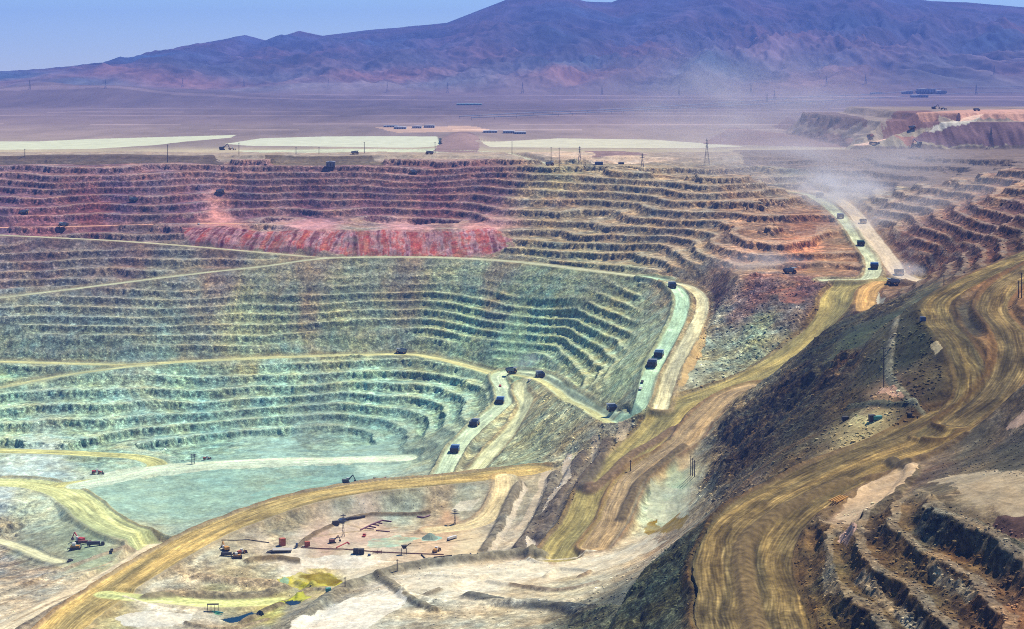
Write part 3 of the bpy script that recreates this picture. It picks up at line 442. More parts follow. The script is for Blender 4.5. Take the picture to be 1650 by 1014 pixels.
def surf(X, Y, full=True):
    """final height, base colour and surface tag of the terrain at world x, y"""
    X = np.asarray(X, np.float64); Y = np.asarray(Y, np.float64)
    z = base(X, Y); la = look(X, Y); col = la[:, :3].copy(); rough = la[:, 3]; ter = np.clip(la[:, 4] * 1.25, 0, 1)
    near = Y < 3300
    sx_ = [p[0] for p in STR]; sy_ = [p[1] for p in STR]; si = np.nonzero((X > min(sx_) - 5) & (X < max(sx_) + 5) & (Y > min(sy_) - 5) & (Y < max(sy_) + 5))[0]
    if len(si): ter[si[inpoly(X[si], Y[si], STR)]] = 0
    # rocky relief of the hills
    hill = np.clip(rough - 1.0, 0, 1)
    z = z + near * hill * (13 * ridged(X / 80 + Y / 300, Y / 110, 5, 301, .6) - 2)
    wob = 2.0 * pn(X / 45, Y / 45, 21) + 1.2 * pn(X / 17, Y / 17, 22) + .8 * pn(X / 6, Y / 6, 23)
    lowf = 7 * pn(X / 230, Y / 230, 24) + 2.5 * pn(X / 90, Y / 90, 25)
    H = 10.4; q = (-(z + wob * np.clip(rough, .3, 1)) - 2.0 + lowf) / H
    fl = np.floor(q); t = q - fl
    # flat berm, cliff, talus
    sl_ = slope_at(X, Y); cw = np.clip(.47 * sl_, .04, .26); tw = np.clip(.46 * sl_, .08, .36); t0 = .33
    prof = np.where(t < t0, .02 * t / t0, np.where(t < t0 + cw, .02 + .62 * (t - t0) / cw, np.where(t < t0 + cw + tw, .64 + .34 * (t - t0 - cw) / tw, np.minimum(1, .98 + .02 * (t - t0 - cw - tw) / np.maximum(1 - t0 - cw - tw, .02)))))
    zt = -((fl + prof) * H + 2.0 - lowf)
    face = sstep(t0 - .03, t0 + .02, t) * (1 - sstep(t0 + cw, t0 + cw + tw, t)) * ter * near
    z = z + (zt - z) * ter * near
    # roads
    X32 = X; tag = np.zeros(len(X), np.int8)
    cell = 50.0; cxi = np.floor(X / cell).astype(np.int64) + 1000; cyi = np.floor(Y / cell).astype(np.int64)
    key = cyi * 4096 + cxi; order = np.argsort(key, kind='stable'); ks = key[order]
    streak = np.zeros(len(X), np.float32); rmask = np.zeros(len(X), np.float32)
    for ri, r in enumerate(ROADS):
        P = r['W']; R = r['w'] + 62
        seg = np.linalg.norm(np.diff(P[:, :2], axis=0), axis=1); cum = np.r_[0, np.cumsum(seg)]
        cells = {}
        for i in range(len(P) - 1):
            xa, xb = sorted((P[i, 0], P[i + 1, 0])); ya, yb = sorted((P[i, 1], P[i + 1, 1]))
            for cy in range(int((ya - R) // cell), int((yb + R) // cell) + 1):
                for cx_ in range(int((xa - R) // cell), int((xb + R) // cell) + 1):
                    cells.setdefault(cy * 4096 + cx_ + 1000, []).append(i)
        for kk, sg in cells.items():
            a = np.searchsorted(ks, kk); b = np.searchsorted(ks, kk, side='right')
            if a == b: continue
            idx = order[a:b]; x = X[idx]; y = Y[idx]
            bd = np.full(len(idx), 1e9); bs = np.zeros(len(idx)); bl = np.zeros(len(idx)); bz = np.zeros(len(idx))
            for i in sg:
                dx, dy = P[i + 1, :2] - P[i, :2]; l2 = dx * dx + dy * dy + 1e-9
                tt = np.clip(((x - P[i, 0]) * dx + (y - P[i, 1]) * dy) / l2, 0, 1)
                ex = x - P[i, 0] - tt * dx; ey = y - P[i, 1] - tt * dy; d = np.hypot(ex, ey)
                m = d < bd
                sgn = np.sign(dx * ey - dy * ex)
                bd = np.where(m, d, bd); bs = np.where(m, sgn, bs); bl = np.where(m, cum[i] + tt * seg[i], bl); bz = np.where(m, P[i, 2] + tt * (P[i + 1, 2] - P[i, 2]), bz)
            hw = r['w'] * (1 + .10 * pn(bl / 60, bs * 3 + ri, 401)) + .8 * pn(x / 9, y / 9, 402)
            d = bd - hw; s = bs * bd
            k = 1.1
            do = np.maximum(d - 3.0, 0)
            zn = z[idx]
            zc = np.clip(zn, bz - k * do * .7, bz + k * do)
            fade = 1 - sstep(40, 60, d)
            zc = zn + (zc - zn) * fade
            bm = r['berm'] * (.8 + .3 * pn(x / 16, y / 16, 403)) * np.clip(1.15 - np.abs(d - 3.2) / 4.0, 0, 1)
            on = np.where(bs > 0, (r['bs'] & 1) > 0, (r['bs'] & 2) > 0)
            # ends of the road carry no berm
            zc = zc + bm * on
            inside = d < 0
            ruts = .6 * pn(s / 2.2, (y + .6 * x) / 60, 404 + ri)
            zc = np.where(inside, bz + .4 * ruts, zc)
            z[idx] = zc
            m = sstep(1.2, -1.2, d) if False else np.clip((1.0 - d) / 2.0, 0, 1)
            al = y + .6 * x; sw = s + 5 * pn(x / 90, y / 90, 465 + ri); n1 = pn(sw / 4.6 + 50 * ri, al / 130, 405 + ri); n2 = pn(s / 1.5 + 9 * ri, al / 50, 430 + ri) * (.5 + pn(s / 10, al / 120, 431)); n3 = pn(sw / 11.0, al / 170, 455 + ri); n4 = pn(x / 22, y / 22, 460)
            n5 = pn(s / .9 + 3 * pn(x / 35, y / 35, 433), al / 28, 434 + ri); n6 = fbm(x / 5, y / 5, 3, 461, .7); wet = sstep(.12, .3, pn(s / 9, al / 45, 462 + ri))
            st = np.exp(r['st'] * (.34 * n1 + .50 * n2 + .42 * n3 + .34 * n4 + .55 * n5 + .50 * n6)) * (1 - .28 * wet * r['st'])
            cr = lin(np.minimum(np.array(r['c']) * 1.08, 245))[None] * st[:, None]
            cr = cr * (1 + np.array([.10, .0, -.16]) * (n3 + .5 * n1)[:, None] * r['st'])
            hit = m > 0
            ii = idx[hit]; mm = m[hit][:, None]
            col[ii] = col[ii] * (1 - mm) + np.maximum(cr[hit], .01) * mm
            # berm and shoulder take the road's dirt
            mb = (np.clip(1 - np.abs(d - 3.0) / 5.0, 0, 1) * (d > 0) * (.35 + .5 * on))[:, None] * min(1, r['berm'] / 2)
            cb = lin(np.array(r['c']) * np.array([.84, .76, .70]))[None] * (1 + .5 * pn(bl / 22, s / 2.5, 470) + .4 * pn(x / 2, y / 2, 471))[:, None]
            col[idx] = col[idx] * (1 - mb) + cb * mb
            rough[idx] = rough[idx] * np.clip((d + 2) / 8, 0.04, 1); ter[idx] = ter[idx] * np.clip(d / 8, 0, 1)
            face[idx] *= np.clip((d - 4) / 5, 0, 1)
            tag[idx[d < .5]] = 10 + ri; rmask[idx[d < .5]] = 1
    for h, w_, c, P in RID:
        sel = np.nonzero((X > P[:, 0].min() - 20) & (X < P[:, 0].max() + 20) & (Y > P[:, 1].min() - 20) & (Y < P[:, 1].max() + 20))[0]
        if not len(sel): continue
        x = X[sel]; y = Y[sel]; bd = np.full(len(sel), 1e9)
        for i in range(len(P) - 1):
            dx, dy = P[i + 1, :2] - P[i, :2]; l2 = dx * dx + dy * dy + 1e-9
            tt = np.clip(((x - P[i, 0]) * dx + (y - P[i, 1]) * dy) / l2, 0, 1)
            bd = np.minimum(bd, (x - P[i, 0] - tt * dx) ** 2 + (y - P[i, 1] - tt * dy) ** 2)
        bd = np.sqrt(bd) + .8 * pn(x / 9, y / 9, 480)
        m = np.clip(1.25 - bd / w_, 0, 1); z[sel] += h * (m * m * (3 - 2 * m)) * (1 + .2 * pn(x / 12, y / 12, 481))
        mm = (np.clip(m * 2, 0, 1) * .9)[:, None]; col[sel] = col[sel] * (1 - mm) + c[None] * (1 + .5 * pn(x / 4, y / 4, 482))[:, None] * mm
    # painted areas
    for a in AREAS:
        P = a['P']; xs = [p[0] for p in P]; ys = [p[1] for p in P]; e = a['e'] * 2
        idx = np.nonzero((X > min(xs) - e) & (X < max(xs) + e) & (Y > min(ys) - 3 * e) & (Y < max(ys) + 3 * e))[0]
        if not len(idx): continue
        x = X[idx]; y = Y[idx]; far_ = np.where(y > 3100, 4.0, 1.0)
        x = x + a['e'] * pn(x / 14, y / (20 * far_), 501) + .4 * a['e'] * pn(x / 4, y / (6 * far_), 502); y = y + a['e'] * np.where(y > 3100, .7, 1.) * pn(x / (14 * far_), y / (20 * far_), 503)
        m = inpoly(x, y, P); ii = idx[m]
        if a.get('tag') is None or a.get('tag') == 0: ii = ii[(tag[ii] < 10)]
        if 'flat' in a:
            if 'zf' not in a: a['zf'] = a['flat'] if a['flat'] > -200 else float(np.median(base(np.array([p[0] for p in P]), np.array([p[1] for p in P])))) - .3
            z[ii] = a['zf']; rough[ii] = 0
        c = lin(np.array(a['c']) * 1.0)[None] * (1 + .14 * fbm(X[ii] / 25, Y[ii] / 40, 3, 504))[:, None]
        sf = a.get('soft', 0); mm = np.clip(1 - sf * (.5 + 1.2 * fbm(X[ii] / 16, Y[ii] / 16, 3, 505)), 0, 1)[:, None]
        col[ii] = col[ii] * (1 - mm) + c * mm
        rough[ii] = np.minimum(rough[ii], .6) if Y[ii].mean() > 3000 else np.minimum(rough[ii], .2)
        if a.get('tag'): tag[ii] = a['tag']
    # coloured screes under the ledge
    P = STR; xs = [p[0] for p in P]; ys = [p[1] for p in P]
    idx = np.nonzero((X > min(xs)) & (X < max(xs)) & (Y > min(ys)) & (Y < max(ys)) & (tag == 0))[0]
    if len(idx):
        x = X[idx] + 14 * pn(X[idx] / 25, Y[idx] / 25, 511) + 5 * pn(X[idx] / 7, Y[idx] / 30, 512); y = Y[idx] + 12 * pn(X[idx] / 22, Y[idx] / 40, 513)
        idx_m = inpoly(x, y, P); ii = idx[idx_m]; x = x[idx_m]; m2 = sum(inpoly(X[ii] + 26 * pn(X[ii] / 30, Y[ii] / 30, 521 + q), Y[ii] + 16 * pn(X[ii] / 26, Y[ii] / 30, 531 + q), P).astype(float) for q in range(4)) / 4
        v = 1.35 * fbm(X[ii] / 19 + (Y[ii] - 2580) / 150 * np.sign(X[ii] + 250) + .12 * pn(X[ii] / 20, Y[ii] / 20, 518), Y[ii] / 260, 5, 514, .68) * 1.5 + .12
        pal = np.array([lin(np.array(c) * .92 + .08 * np.mean(c)) for c in [(92,30,46),(122,48,66),(160,112,130),(190,142,152),(184,92,92),(168,60,56),(200,108,88)]])
        pos = (x + 500) / 480 * .35
        vv = np.clip(v * .8 + .40 + pos * .3 + .22 * pn(X[ii] / 14, Y[ii] / 12, 516), 0, 1) * (len(pal) - 1)
        cc = np.stack([np.interp(vv, np.arange(len(pal)), pal[:, k]) for k in range(3)], 1)
        mm = (np.clip(.85 + .4 * fbm(X[ii] / 20, Y[ii] / 14, 3, 517), .3, 1) * m2)[:, None]; col[ii] = col[ii] * (1 - mm) + mm * cc * (1 + .35 * pn(X[ii] / 2.5, Y[ii] / 2.5, 515))[:, None]; rough[ii] = .5
    # fine relief
    rr = np.clip(rough, 0, 2)
    fc = np.clip(face, 0, 1)
    zz = z.copy()
    d1 = -fbm3(X / 8, Y / 8, zz / 26, 3, 601, .5, True) + .25
    rel = rr * rr * (.30 * d1) + fc * rr * 1.6 * d1
    z = z + np.where(near, rel + hill * (1.2 * d1 - 8.0 * ridged(X / 60 + Y / 120, Y / 75, 3, 606, .45)), 0) * (tag < 2)
    berm_band = near & (Y > 3060)
    # rock colour: dark broken rock on the faces, pale dust on the berms
    n_a = fbm(X / 26, Y / 32, 3, 701, .6); n_c = pn(X / 90, Y / 110, 703)
    rk = near & (tag < 2)
    n_e = .8 * fbm3(X / 8, Y / 9, zz / 6, 2, 705, .6)
    lo = np.clip(rr * 1.0 + .24, 0, 1.2)
    k = np.exp(rk * lo * (.60 * n_a + .8 * n_e + .25 * n_c))
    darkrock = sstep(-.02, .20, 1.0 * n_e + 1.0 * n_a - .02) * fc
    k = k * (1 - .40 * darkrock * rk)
    outc = sstep(-.05, .12, fbm3(X / 30, Y / 34, zz / 30, 4, 801, .62, True) - .12) * hill
    k = k * (1 - .40 * outc * sstep(-.25, .1, n_e) * rk) * (1 + .25 * hill * (1 - outc) * rk)
    col = col * np.maximum(k, .12)[:, None]
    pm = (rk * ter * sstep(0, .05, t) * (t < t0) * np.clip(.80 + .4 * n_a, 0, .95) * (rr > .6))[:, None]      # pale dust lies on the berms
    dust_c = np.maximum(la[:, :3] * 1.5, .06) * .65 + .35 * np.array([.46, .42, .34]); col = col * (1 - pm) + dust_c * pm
    # warm and green tinting of the rock
    tv = pn(X / 38, Y / 30, 710) + .6 * pn(X / 9, Y / 12, 711)
    col = col * (1 + (rk * (rr + .2) * .16)[:, None] * np.array([1., .15, -.85])[None] * tv[:, None])
    fp = (~near)
    kk = 1 + fp * (tag < 2) * (.30 * fbm(X / 170, Y / 500, 4, 720) + .34 * pn(X / 1100, Y / 1500, 722) + .16 * fbm(X / 40, Y / 160, 3, 721))
    mt = sstep(9000, 10500, Y)
    ero = fbm((X + 300 * pn(X / 900, Y / 900, 731)) / 260 + Y / 900, Y / 520, 5, 730, .62)
    kk = kk * (1 + mt * (1.4 * ero + .3 * fbm(X / 70, Y / 160, 3, 733, .7)))
    col = col * np.maximum(kk, .15)[:, None]
    warm = mt * pn(X / 700, Y / 900, 735)
    col = col * (1 + warm[:, None] * np.array([.8, .05, -.3])[None])
    # faint tracks on the plain
    for (y0, s, wd) in ((4700, .02, 16), (5200, -.02, 22), (6100, -.05, 30), (6600, .04, 26), (7000, .03, 34), (8300, .01, 60), (9000, -.04, 60)):
        dl = np.abs(Y - (y0 + s * X + 60 * pn(X / 800, 0 * X + y0, 740)))
        col = col * (1 + .55 * (dl < wd) * fp * (tag < 2))[:, None]
    dk = fp & (Y > 3250) & (Y < 3250 + 0)
    # the dumps' raked screes
    dm = fp & (X > 700) & (Y < 4800) & (Y > 3400) & (tag < 2)
    col = col * (1 + dm * .30 * pn(X / 7 + Y / 60, Y / 90, 745))[:, None]
    bd = fp & (tag == 0)
    if not full: return z
    out = np.empty((len(X), 4), np.float32); out[:, :3] = np.clip(col * ALB * np.array([1.04, 1.0, .84]), .004, .92)
    out[:, 3] = np.where(near & (tag < 2), np.clip(rr * .46 + .16 + .30 * fc + .30 * hill, 0, 1.3), np.where(tag >= 10, .25, .25)) / 1.3
    return z, out, tag
zsurf = lambda X, Y: surf(X, Y, False)

# ------------------------------------------------------------------ terrain grid: columns by bearing, rows dense where the ground faces the viewer
import time; _t = time.time()
us = np.concatenate([np.linspace(-.46, -.302, 50, endpoint=False), np.linspace(-.302, .302, 1200), np.linspace(.302, .46, 51)[1:]])
NR = 2700
yf = np.concatenate([np.arange(420, 3300, 6.0), np.arange(3300, 5000, 20.0), np.arange(5000, 22000, 80.0)])
uc = us[::10]; UU, YY = np.meshgrid(uc, yf, indexing='ij')
zb = surf((UU * YY).ravel(), YY.ravel(), False).reshape(UU.shape)
sl = np.gradient(zb, axis=1) / np.gradient(YY, axis=1)
rate = np.maximum(F * (-zb / YY ** 2 + sl / YY), 0)        # px per metre
rate = rate + 0.2 * (YY < 2300) + .06 * (YY < 3300) + .010
rr_ = rate.copy()
for k in range(1, 6):
    rr_[:, k:] = np.maximum(rr_[:, k:], rate[:, :-k] * .8); rr_[:, :-k] = np.maximum(rr_[:, :-k], rate[:, k:] * .8)
rate = np.minimum(rr_, 3.0)
inner = np.abs(uc) < .30
rate = np.percentile(rate[inner], 96, axis=0)                       # one set of rows for all columns, so no cell is sheared
kk = np.hanning(11)[1:-1]; rate = np.convolve(np.pad(rate, 4, mode='edge'), kk / kk.sum(), 'valid')
cum = np.r_[0, np.cumsum((rate[1:] + rate[:-1]) / 2 * np.diff(yf))]
print('rows wanted', cum[-1]); R = np.repeat(np.interp(np.linspace(0, cum[-1], NR), cum, yf)[None], len(us), 0)
Xg = (us[:, None] * R).ravel(); Yg = R.ravel()
Z = np.empty(len(Xg)); COL = np.empty((len(Xg), 4), np.float32); TAG = np.empty(len(Xg), np.int8)
CH = 130000
from concurrent.futures import ThreadPoolExecutor
surf(Xg[::9973], Yg[::9973])
def _job(a): Z[a:a + CH], COL[a:a + CH], TAG[a:a + CH] = surf(Xg[a:a + CH], Yg[a:a + CH])
with ThreadPoolExecutor(4) as ex: list(ex.map(_job, range(0, len(Xg), CH)))
print("surf", time.time() - _t)

def ground_material(name, rough=1.0, spec=.1, scale=.55, bump=.6, water=False, amp=1.0):
    m = bpy.data.materials.new(name); m.use_nodes = True; n = m.node_tree.nodes; l = m.node_tree.links
    b = n['Principled BSDF']; b.inputs['Roughness'].default_value = rough; b.inputs['Specular IOR Level'].default_value = spec
    at = n.new('ShaderNodeAttribute'); at.attribute_name = 'Col'
    tc = n.new('ShaderNodeTexCoord')
    no = n.new('ShaderNodeTexNoise'); no.inputs['Scale'].default_value = scale; no.inputs['Detail'].default_value = 8; no.inputs['Roughness'].default_value = .72
    l.new(tc.outputs['Object'], no.inputs['Vector'])
    if water: l.new(at.outputs['Color'], b.inputs['Base Color'])
    def mth(op, a, c, d=None):
        k = n.new('ShaderNodeMath'); k.operation = op
        for i_, v in enumerate((a, c, d)):
            if v is None: continue
            if isinstance(v, (int, float)): k.inputs[i_].default_value = v
            else: l.new(v, k.inputs[i_])
        return k.outputs[0]
    if not water:
        n2 = n.new('ShaderNodeTexNoise'); n2.inputs['Scale'].default_value = scale * .4; n2.inputs['Detail'].default_value = 5; n2.inputs['Roughness'].default_value = .6; l.new(tc.outputs['Object'], n2.inputs['Vector'])
        vo = n.new('ShaderNodeTexVoronoi'); vo.inputs['Scale'].default_value = scale * .4; l.new(tc.outputs['Object'], vo.inputs['Vector'])
        vd = n.new('ShaderNodeMixRGB'); vd.inputs[0].default_value = .35; l.new(tc.outputs['Object'], vd.inputs[1])
        e = mth('MULTIPLY_ADD', mth('SUBTRACT', no.outputs[0], .5), 5.2, mth('MULTIPLY', mth('SUBTRACT', n2.outputs[0], .5), 4.0))
        e = mth('ADD', e, mth('MULTIPLY', mth('SUBTRACT', vo.outputs['Distance'], .5), -.9))
        e = mth('EXPONENT', mth('MULTIPLY', mth('MULTIPLY', e, at.outputs['Alpha']), 1.3 * amp), None)
        mx = n.new('ShaderNodeMix'); mx.data_type = 'RGBA'; mx.blend_type = 'MULTIPLY'; mx.inputs[0].default_value = 1
        l.new(at.outputs['Color'], mx.inputs[6]); l.new(e, mx.inputs[7]); l.new(mx.outputs[2], b.inputs['Base Color'])
        hgt = mth('MULTIPLY', mth('MULTIPLY_ADD', vo.outputs['Distance'], -.8, mth('MULTIPLY', no.outputs[0], 1.6)), at.outputs['Alpha'])
    bp = n.new('ShaderNodeBump'); bp.inputs['Strength'].default_value = bump; bp.inputs['Distance'].default_value = 2.0
    l.new(no.outputs[0] if water else hgt, bp.inputs['Height']); l.new(bp.outputs[0], b.inputs['Normal'])
    return m
MG = ground_material('rock_and_dust'); MR = ground_material('road_dirt', bump=.25, scale=.8, amp=.9); MP = ground_material('dry_salt', bump=.02, scale=.05, amp=.3)
MM = ground_material('mountain_rock', scale=.008, bump=.15, amp=.6); MWt = ground_material('pond_water', rough=.08, spec=.5, scale=.6, bump=.03, water=True)
nc = len(us)
I = np.arange((nc - 1) * NR).reshape(nc - 1, NR)[:, :-1].ravel()
faces = np.stack([I, I + NR, I + NR + 1, I + 1], 1).astype(np.int32)
ft = TAG[faces].max(1) if False else TAG[faces[:, 0]]
fy = Yg[faces[:, 0]]
cat = ft.astype(int); cat[(cat == 0) & (fy > 9300)] = 1
def link(o): scene.collection.objects.link(o); return o
def sub_terrain(name, mask, mat):
    f = faces[mask]
    if not len(f): return
    u, inv = np.unique(f.ravel(), return_inverse=True)
    me = bpy.data.meshes.new(name); me.vertices.add(len(u)); co = np.stack([Xg[u], Yg[u], Z[u]], 1).astype(np.float32)
    me.vertices.foreach_set('co', co.ravel()); me.loops.add(len(inv)); me.loops.foreach_set('vertex_index', inv.astype(np.int32).ravel())
    me.polygons.add(len(f)); me.polygons.foreach_set('loop_start', np.arange(0, len(inv), 4, dtype=np.int32))
    me.update(calc_edges=True)
    at = me.attributes.new('Col', 'FLOAT_COLOR', 'POINT'); c4 = COL[u]; at.data.foreach_set('color', c4.ravel())
    me.materials.append(mat); o = link(bpy.data.objects.new(name, me)); o['kind'] = 'structure'; return o
sub_terrain('ground', cat == 0, MG); sub_terrain('mountains', cat == 1, MM)
for t in (2, 3, 4): sub_terrain('tailings_pond', cat == t, MP)
for t in (5, 6): sub_terrain('pond_water', cat == t, MWt)
for i, r in enumerate(ROADS): sub_terrain('haul_road', cat == 10 + i, MR)
print("terrain", time.time() - _t)

# ------------------------------------------------------------------ objects
random.seed(4)
_m = {}
def mat(name, rgb, rough=.6, metal=0.0, wear=.25, sc=1.2):
    if name in _m: return _m[name]
    m = bpy.data.materials.new(name); m.use_nodes = True; n = m.node_tree.nodes; l = m.node_tree.links; b = n['Principled BSDF']
    c = [float(v) for v in lin(rgb)]
    tc = n.new('ShaderNodeTexCoord'); no = n.new('ShaderNodeTexNoise'); no.inputs['Scale'].default_value = sc; no.inputs['Detail'].default_value = 6
    mx = n.new('ShaderNodeMix'); mx.data_type = 'RGBA'; mx.inputs[6].default_value = (*c, 1); mx.inputs[7].default_value = (*[v * (1 - wear) + .25 * wear for v in c], 1)
    l.new(tc.outputs['Object'], no.inputs['Vector']); l.new(no.outputs[0], mx.inputs[0]); l.new(mx.outputs[2], b.inputs['Base Color'])
    b.inputs['Roughness'].default_value = rough; b.inputs['Metallic'].default_value = metal; b.inputs['Specular IOR Level'].default_value = .3
    _m[name] = m; return m
class MB:
    def __init__(s): s.v = []; s.f = []
    def add(s, v, f): o = len(s.v); s.v += v; s.f += [tuple(i + o for i in q) for q in f]; return s
    def box(s, x0, x1, y0, y1, z0, z1):
        v = [(x, y, z) for z in (z0, z1) for y in (y0, y1) for x in (x0, x1)]
        return s.add(v, [(0, 2, 3, 1), (4, 5, 7, 6), (0, 1, 5, 4), (2, 6, 7, 3), (0, 4, 6, 2), (1, 3, 7, 5)])
    def prism(s, pts, y0, y1):                      # outline in x, z extruded along y
        n = len(pts); v = [(x, y0, z) for x, z in pts] + [(x, y1, z) for x, z in pts]
        return s.add(v, [tuple(range(n))] + [tuple(range(2 * n - 1, n - 1, -1))] + [(i, i + n, (i + 1) % n + n, (i + 1) % n) for i in range(n)])
    def tube(s, a, b, r, r2=None, n=8):
        a = mathutils.Vector(a); b = mathutils.Vector(b); d = (b - a).normalized(); u = d.orthogonal().normalized(); w_ = d.cross(u); r2 = r if r2 is None else r2
        v = [tuple(p + (u * math.cos(t) + w_ * math.sin(t)) * q) for p, q in ((a, r), (b, r2)) for t in [2 * math.pi * i / n for i in range(n)]]
        return s.add(v, [tuple(range(n - 1, -1, -1)), tuple(range(n, 2 * n))] + [(i, (i + 1) % n, (i + 1) % n + n, i + n) for i in range(n)])
    def build(s, name, m, parent=None):
        me = bpy.data.meshes.new(name); me.from_pydata(s.v, [], s.f); bm = bmesh.new(); bm.from_mesh(me); bmesh.ops.recalc_face_normals(bm, faces=bm.faces); bm.to_mesh(me); bm.free()
        me.shade_flat(); me.materials.append(m); o = link(bpy.data.objects.new(name, me)); o.parent = parent; return o
def thing(name, cat, label='', group=None):
    o = link(bpy.data.objects.new(name, None)); o['category'] = cat; o['label'] = label
    if group: o['group'] = group
    return o
def dup(root, label, group=None):
    r = root.copy(); link(r); r['label'] = label
    if group: r['group'] = group
    for ch in list(root.children):
        c = ch.copy(); link(c); c.parent = r
        for g in ch.children: d = g.copy(); link(d); d.parent = c
    return r
def ground(px, py):
    """the point of the finished ground seen at a photo pixel"""
    X, Y = unproj(px, py); 
    Yc = Y + np.arange(-160, 260, 1.0) if Y < 3300 else Y + np.arange(-600, 600, 6.0)
    Yc = Yc[Yc > 500]; Xc = (px - CX) / F * Yc; h = surf(Xc, Yc, False); zr = -Yc * (py - HY) / F
    i = int(np.argmax(zr <= h)); 
    if i == 0: i = int(np.argmin(np.abs(zr - h)))
    return float(Xc[i]), float(Yc[i]), float(h[i])
def heading(X, Y, default=0.0):
    best = (1e18, default)
    for r in ROADS:
        P = r['W'][:, :2]; d = ((P - [X, Y]) ** 2).sum(1); i = int(d.argmin()); i0 = max(0, i - 1); i1 = min(len(P) - 1, i + 1)
        if d[i] < best[0]: t = P[i1] - P[i0]; best = (d[i], math.atan2(t[1], t[0]))
    return best[1] if best[0] < 40 ** 2 else default
def put(o, px, py, rz=0.0, sc=1.0, dz=0.0):
    X, Y, z = ground(px, py)
    o.location = (X, Y, z + dz); o.rotation_euler = (0, 0, rz); o.scale = (sc, sc, sc); return o
yellow = mat('machine_yellow', (196, 140, 40)); dark = mat('dark_steel', (44, 44, 46)); tyre = mat('tyre_rubber', (26, 26, 27), .9); steel = mat('worn_steel', (112, 126, 136), .6, .1)
white = mat('white_paint', (214, 214, 208)); glass = mat('cab_glass', (30, 40, 48), .15); red = mat('red_paint', (168, 40, 34)); orange = mat('orange_steel', (176, 84, 44))
wood = mat('dark_pole_wood', (50, 42, 38), .9); purple = mat('purple_pipe', (104, 52, 78)); galv = mat('galvanised_steel', (96, 100, 108), .5, .3); concrete = mat('concrete', (176, 172, 160), .9)
blue = mat('blue_paint', (50, 84, 128)); black = mat('black_sheet', (18, 18, 20), .8); teal = mat('teal_paint', (60, 150, 140)); brownm = mat('rusty_steel', (110, 62, 50)); greym = mat('grey_roof', (176, 180, 188))

def wheel(root, x, y, r, wd):
    w1 = MB().tube((x, y - wd / 2, r), (x, y + wd / 2, r), r, n=18).build('wheel', tyre, root)
    MB().tube((x, y - wd / 2 - .04, r), (x, y + wd / 2 + .04, r), r * .5, n=12).build('rim', yellow, w1)
def make_haul_truck():
    t = thing('haul_truck', 'haul truck')
    MB().box(-5.6, 5.2, -1.6, 1.6, 1.5, 2.6).box(-4.8, -3.6, -2.9, 2.9, 1.4, 2.4).build('chassis', dark, t)
    MB().prism([(2.6, 2.6), (7.0, 2.6), (7.0, 4.2), (2.6, 4.6)], -2.3, 2.3).box(7.0, 7.35, -3.9, 3.9, 1.5, 2.3).build('engine_hood', yellow, t)
    MB().box(6.2, 6.45, -4.2, 4.2, 4.2, 4.45).box(2.6, 6.2, -4.3, 4.3, 4.22, 4.42).build('deck', dark, t)
    c = MB().box(3.2, 5.6, 1.2, 3.9, 4.42, 6.3).build('cab', white, t); MB().box(5.6, 5.66, 1.4, 3.7, 5.1, 6.1).box(3.5, 5.3, 3.9, 3.95, 5.1, 6.1).build('window', glass, c)
    # dump body: floor, sides, tail, canopy over the cab
    b = MB(); b.prism([(-7.2, 3.6), (-6.6, 3.0), (2.2, 2.95), (3.0, 6.5), (6.9, 7.0), (6.9, 7.25), (2.6, 6.85), (1.9, 3.5), (-6.9, 3.9)], -4.5, 4.5)
    for s_ in (-1, 1):
        y0, y1 = sorted((s_ * 4.5, s_ * 4.75)); b.prism([(-7.0, 3.3), (2.2, 2.95), (3.0, 6.6), (2.6, 7.0), (-6.7, 5.7)], y0, y1)
        for xx in (-5.5, -3.5, -1.5, .5): y0, y1 = sorted((s_ * 4.75, s_ * 4.95)); b.box(xx, xx + .35, y0, y1, 3.2, 5.8)
    b.build('dump_body', steel, t)
    MB().prism([(-7.35, 3.5), (-6.9, 2.2), (-6.4, 2.2), (-6.9, 5.6), (-7.2, 5.6)], -4.4, 4.4).build('shaded_tail', black, t)  # black plate stands in for the shade on the rear of the body
    for x, ys in ((4.6, (-3.6, 3.6)), (-4.2, (-3.9, -2.6, 2.6, 3.9))):
        for y in ys: wheel(t, x, y, 1.95, 1.25 if x > 0 else 1.15)
    for y in (-1.9, 1.9): MB().box(7.35, 7.42, y - .4, y + .4, 2.7, 3.1).build('headlight', white, t)
    MB().tube((6.9, -2.6, 1.4), (6.4, -2.6, 4.3), .12).tube((6.9, -3.5, 1.4), (6.4, -3.5, 4.3), .12).box(6.6, 6.8, -3.5, -2.6, 2.2, 2.35).box(6.5, 6.7, -3.5, -2.6, 3.2, 3.35).build('ladder', galv, t)
    return t
def make_pickup(m=white):
    t = thing('pickup', 'pickup')
    MB().prism([(-2.7, .5), (2.7, .5), (2.75, 1.05), (1.3, 1.15), (.6, 1.85), (-.9, 1.85), (-1.1, 1.15), (-2.7, 1.15)], -1, 1).build('body', m, t)
    MB().prism([(1.15, 1.18), (.58, 1.78), (-.85, 1.78), (-1.0, 1.18)], -1.03, 1.03).build('window', glass, t)
    for x in (-1.7, 1.8):
        for y in (-.9, .9): w1 = MB().tube((x, y - .14, .42), (x, y + .14, .42), .42, n=12).build('wheel', tyre, t)
    return t
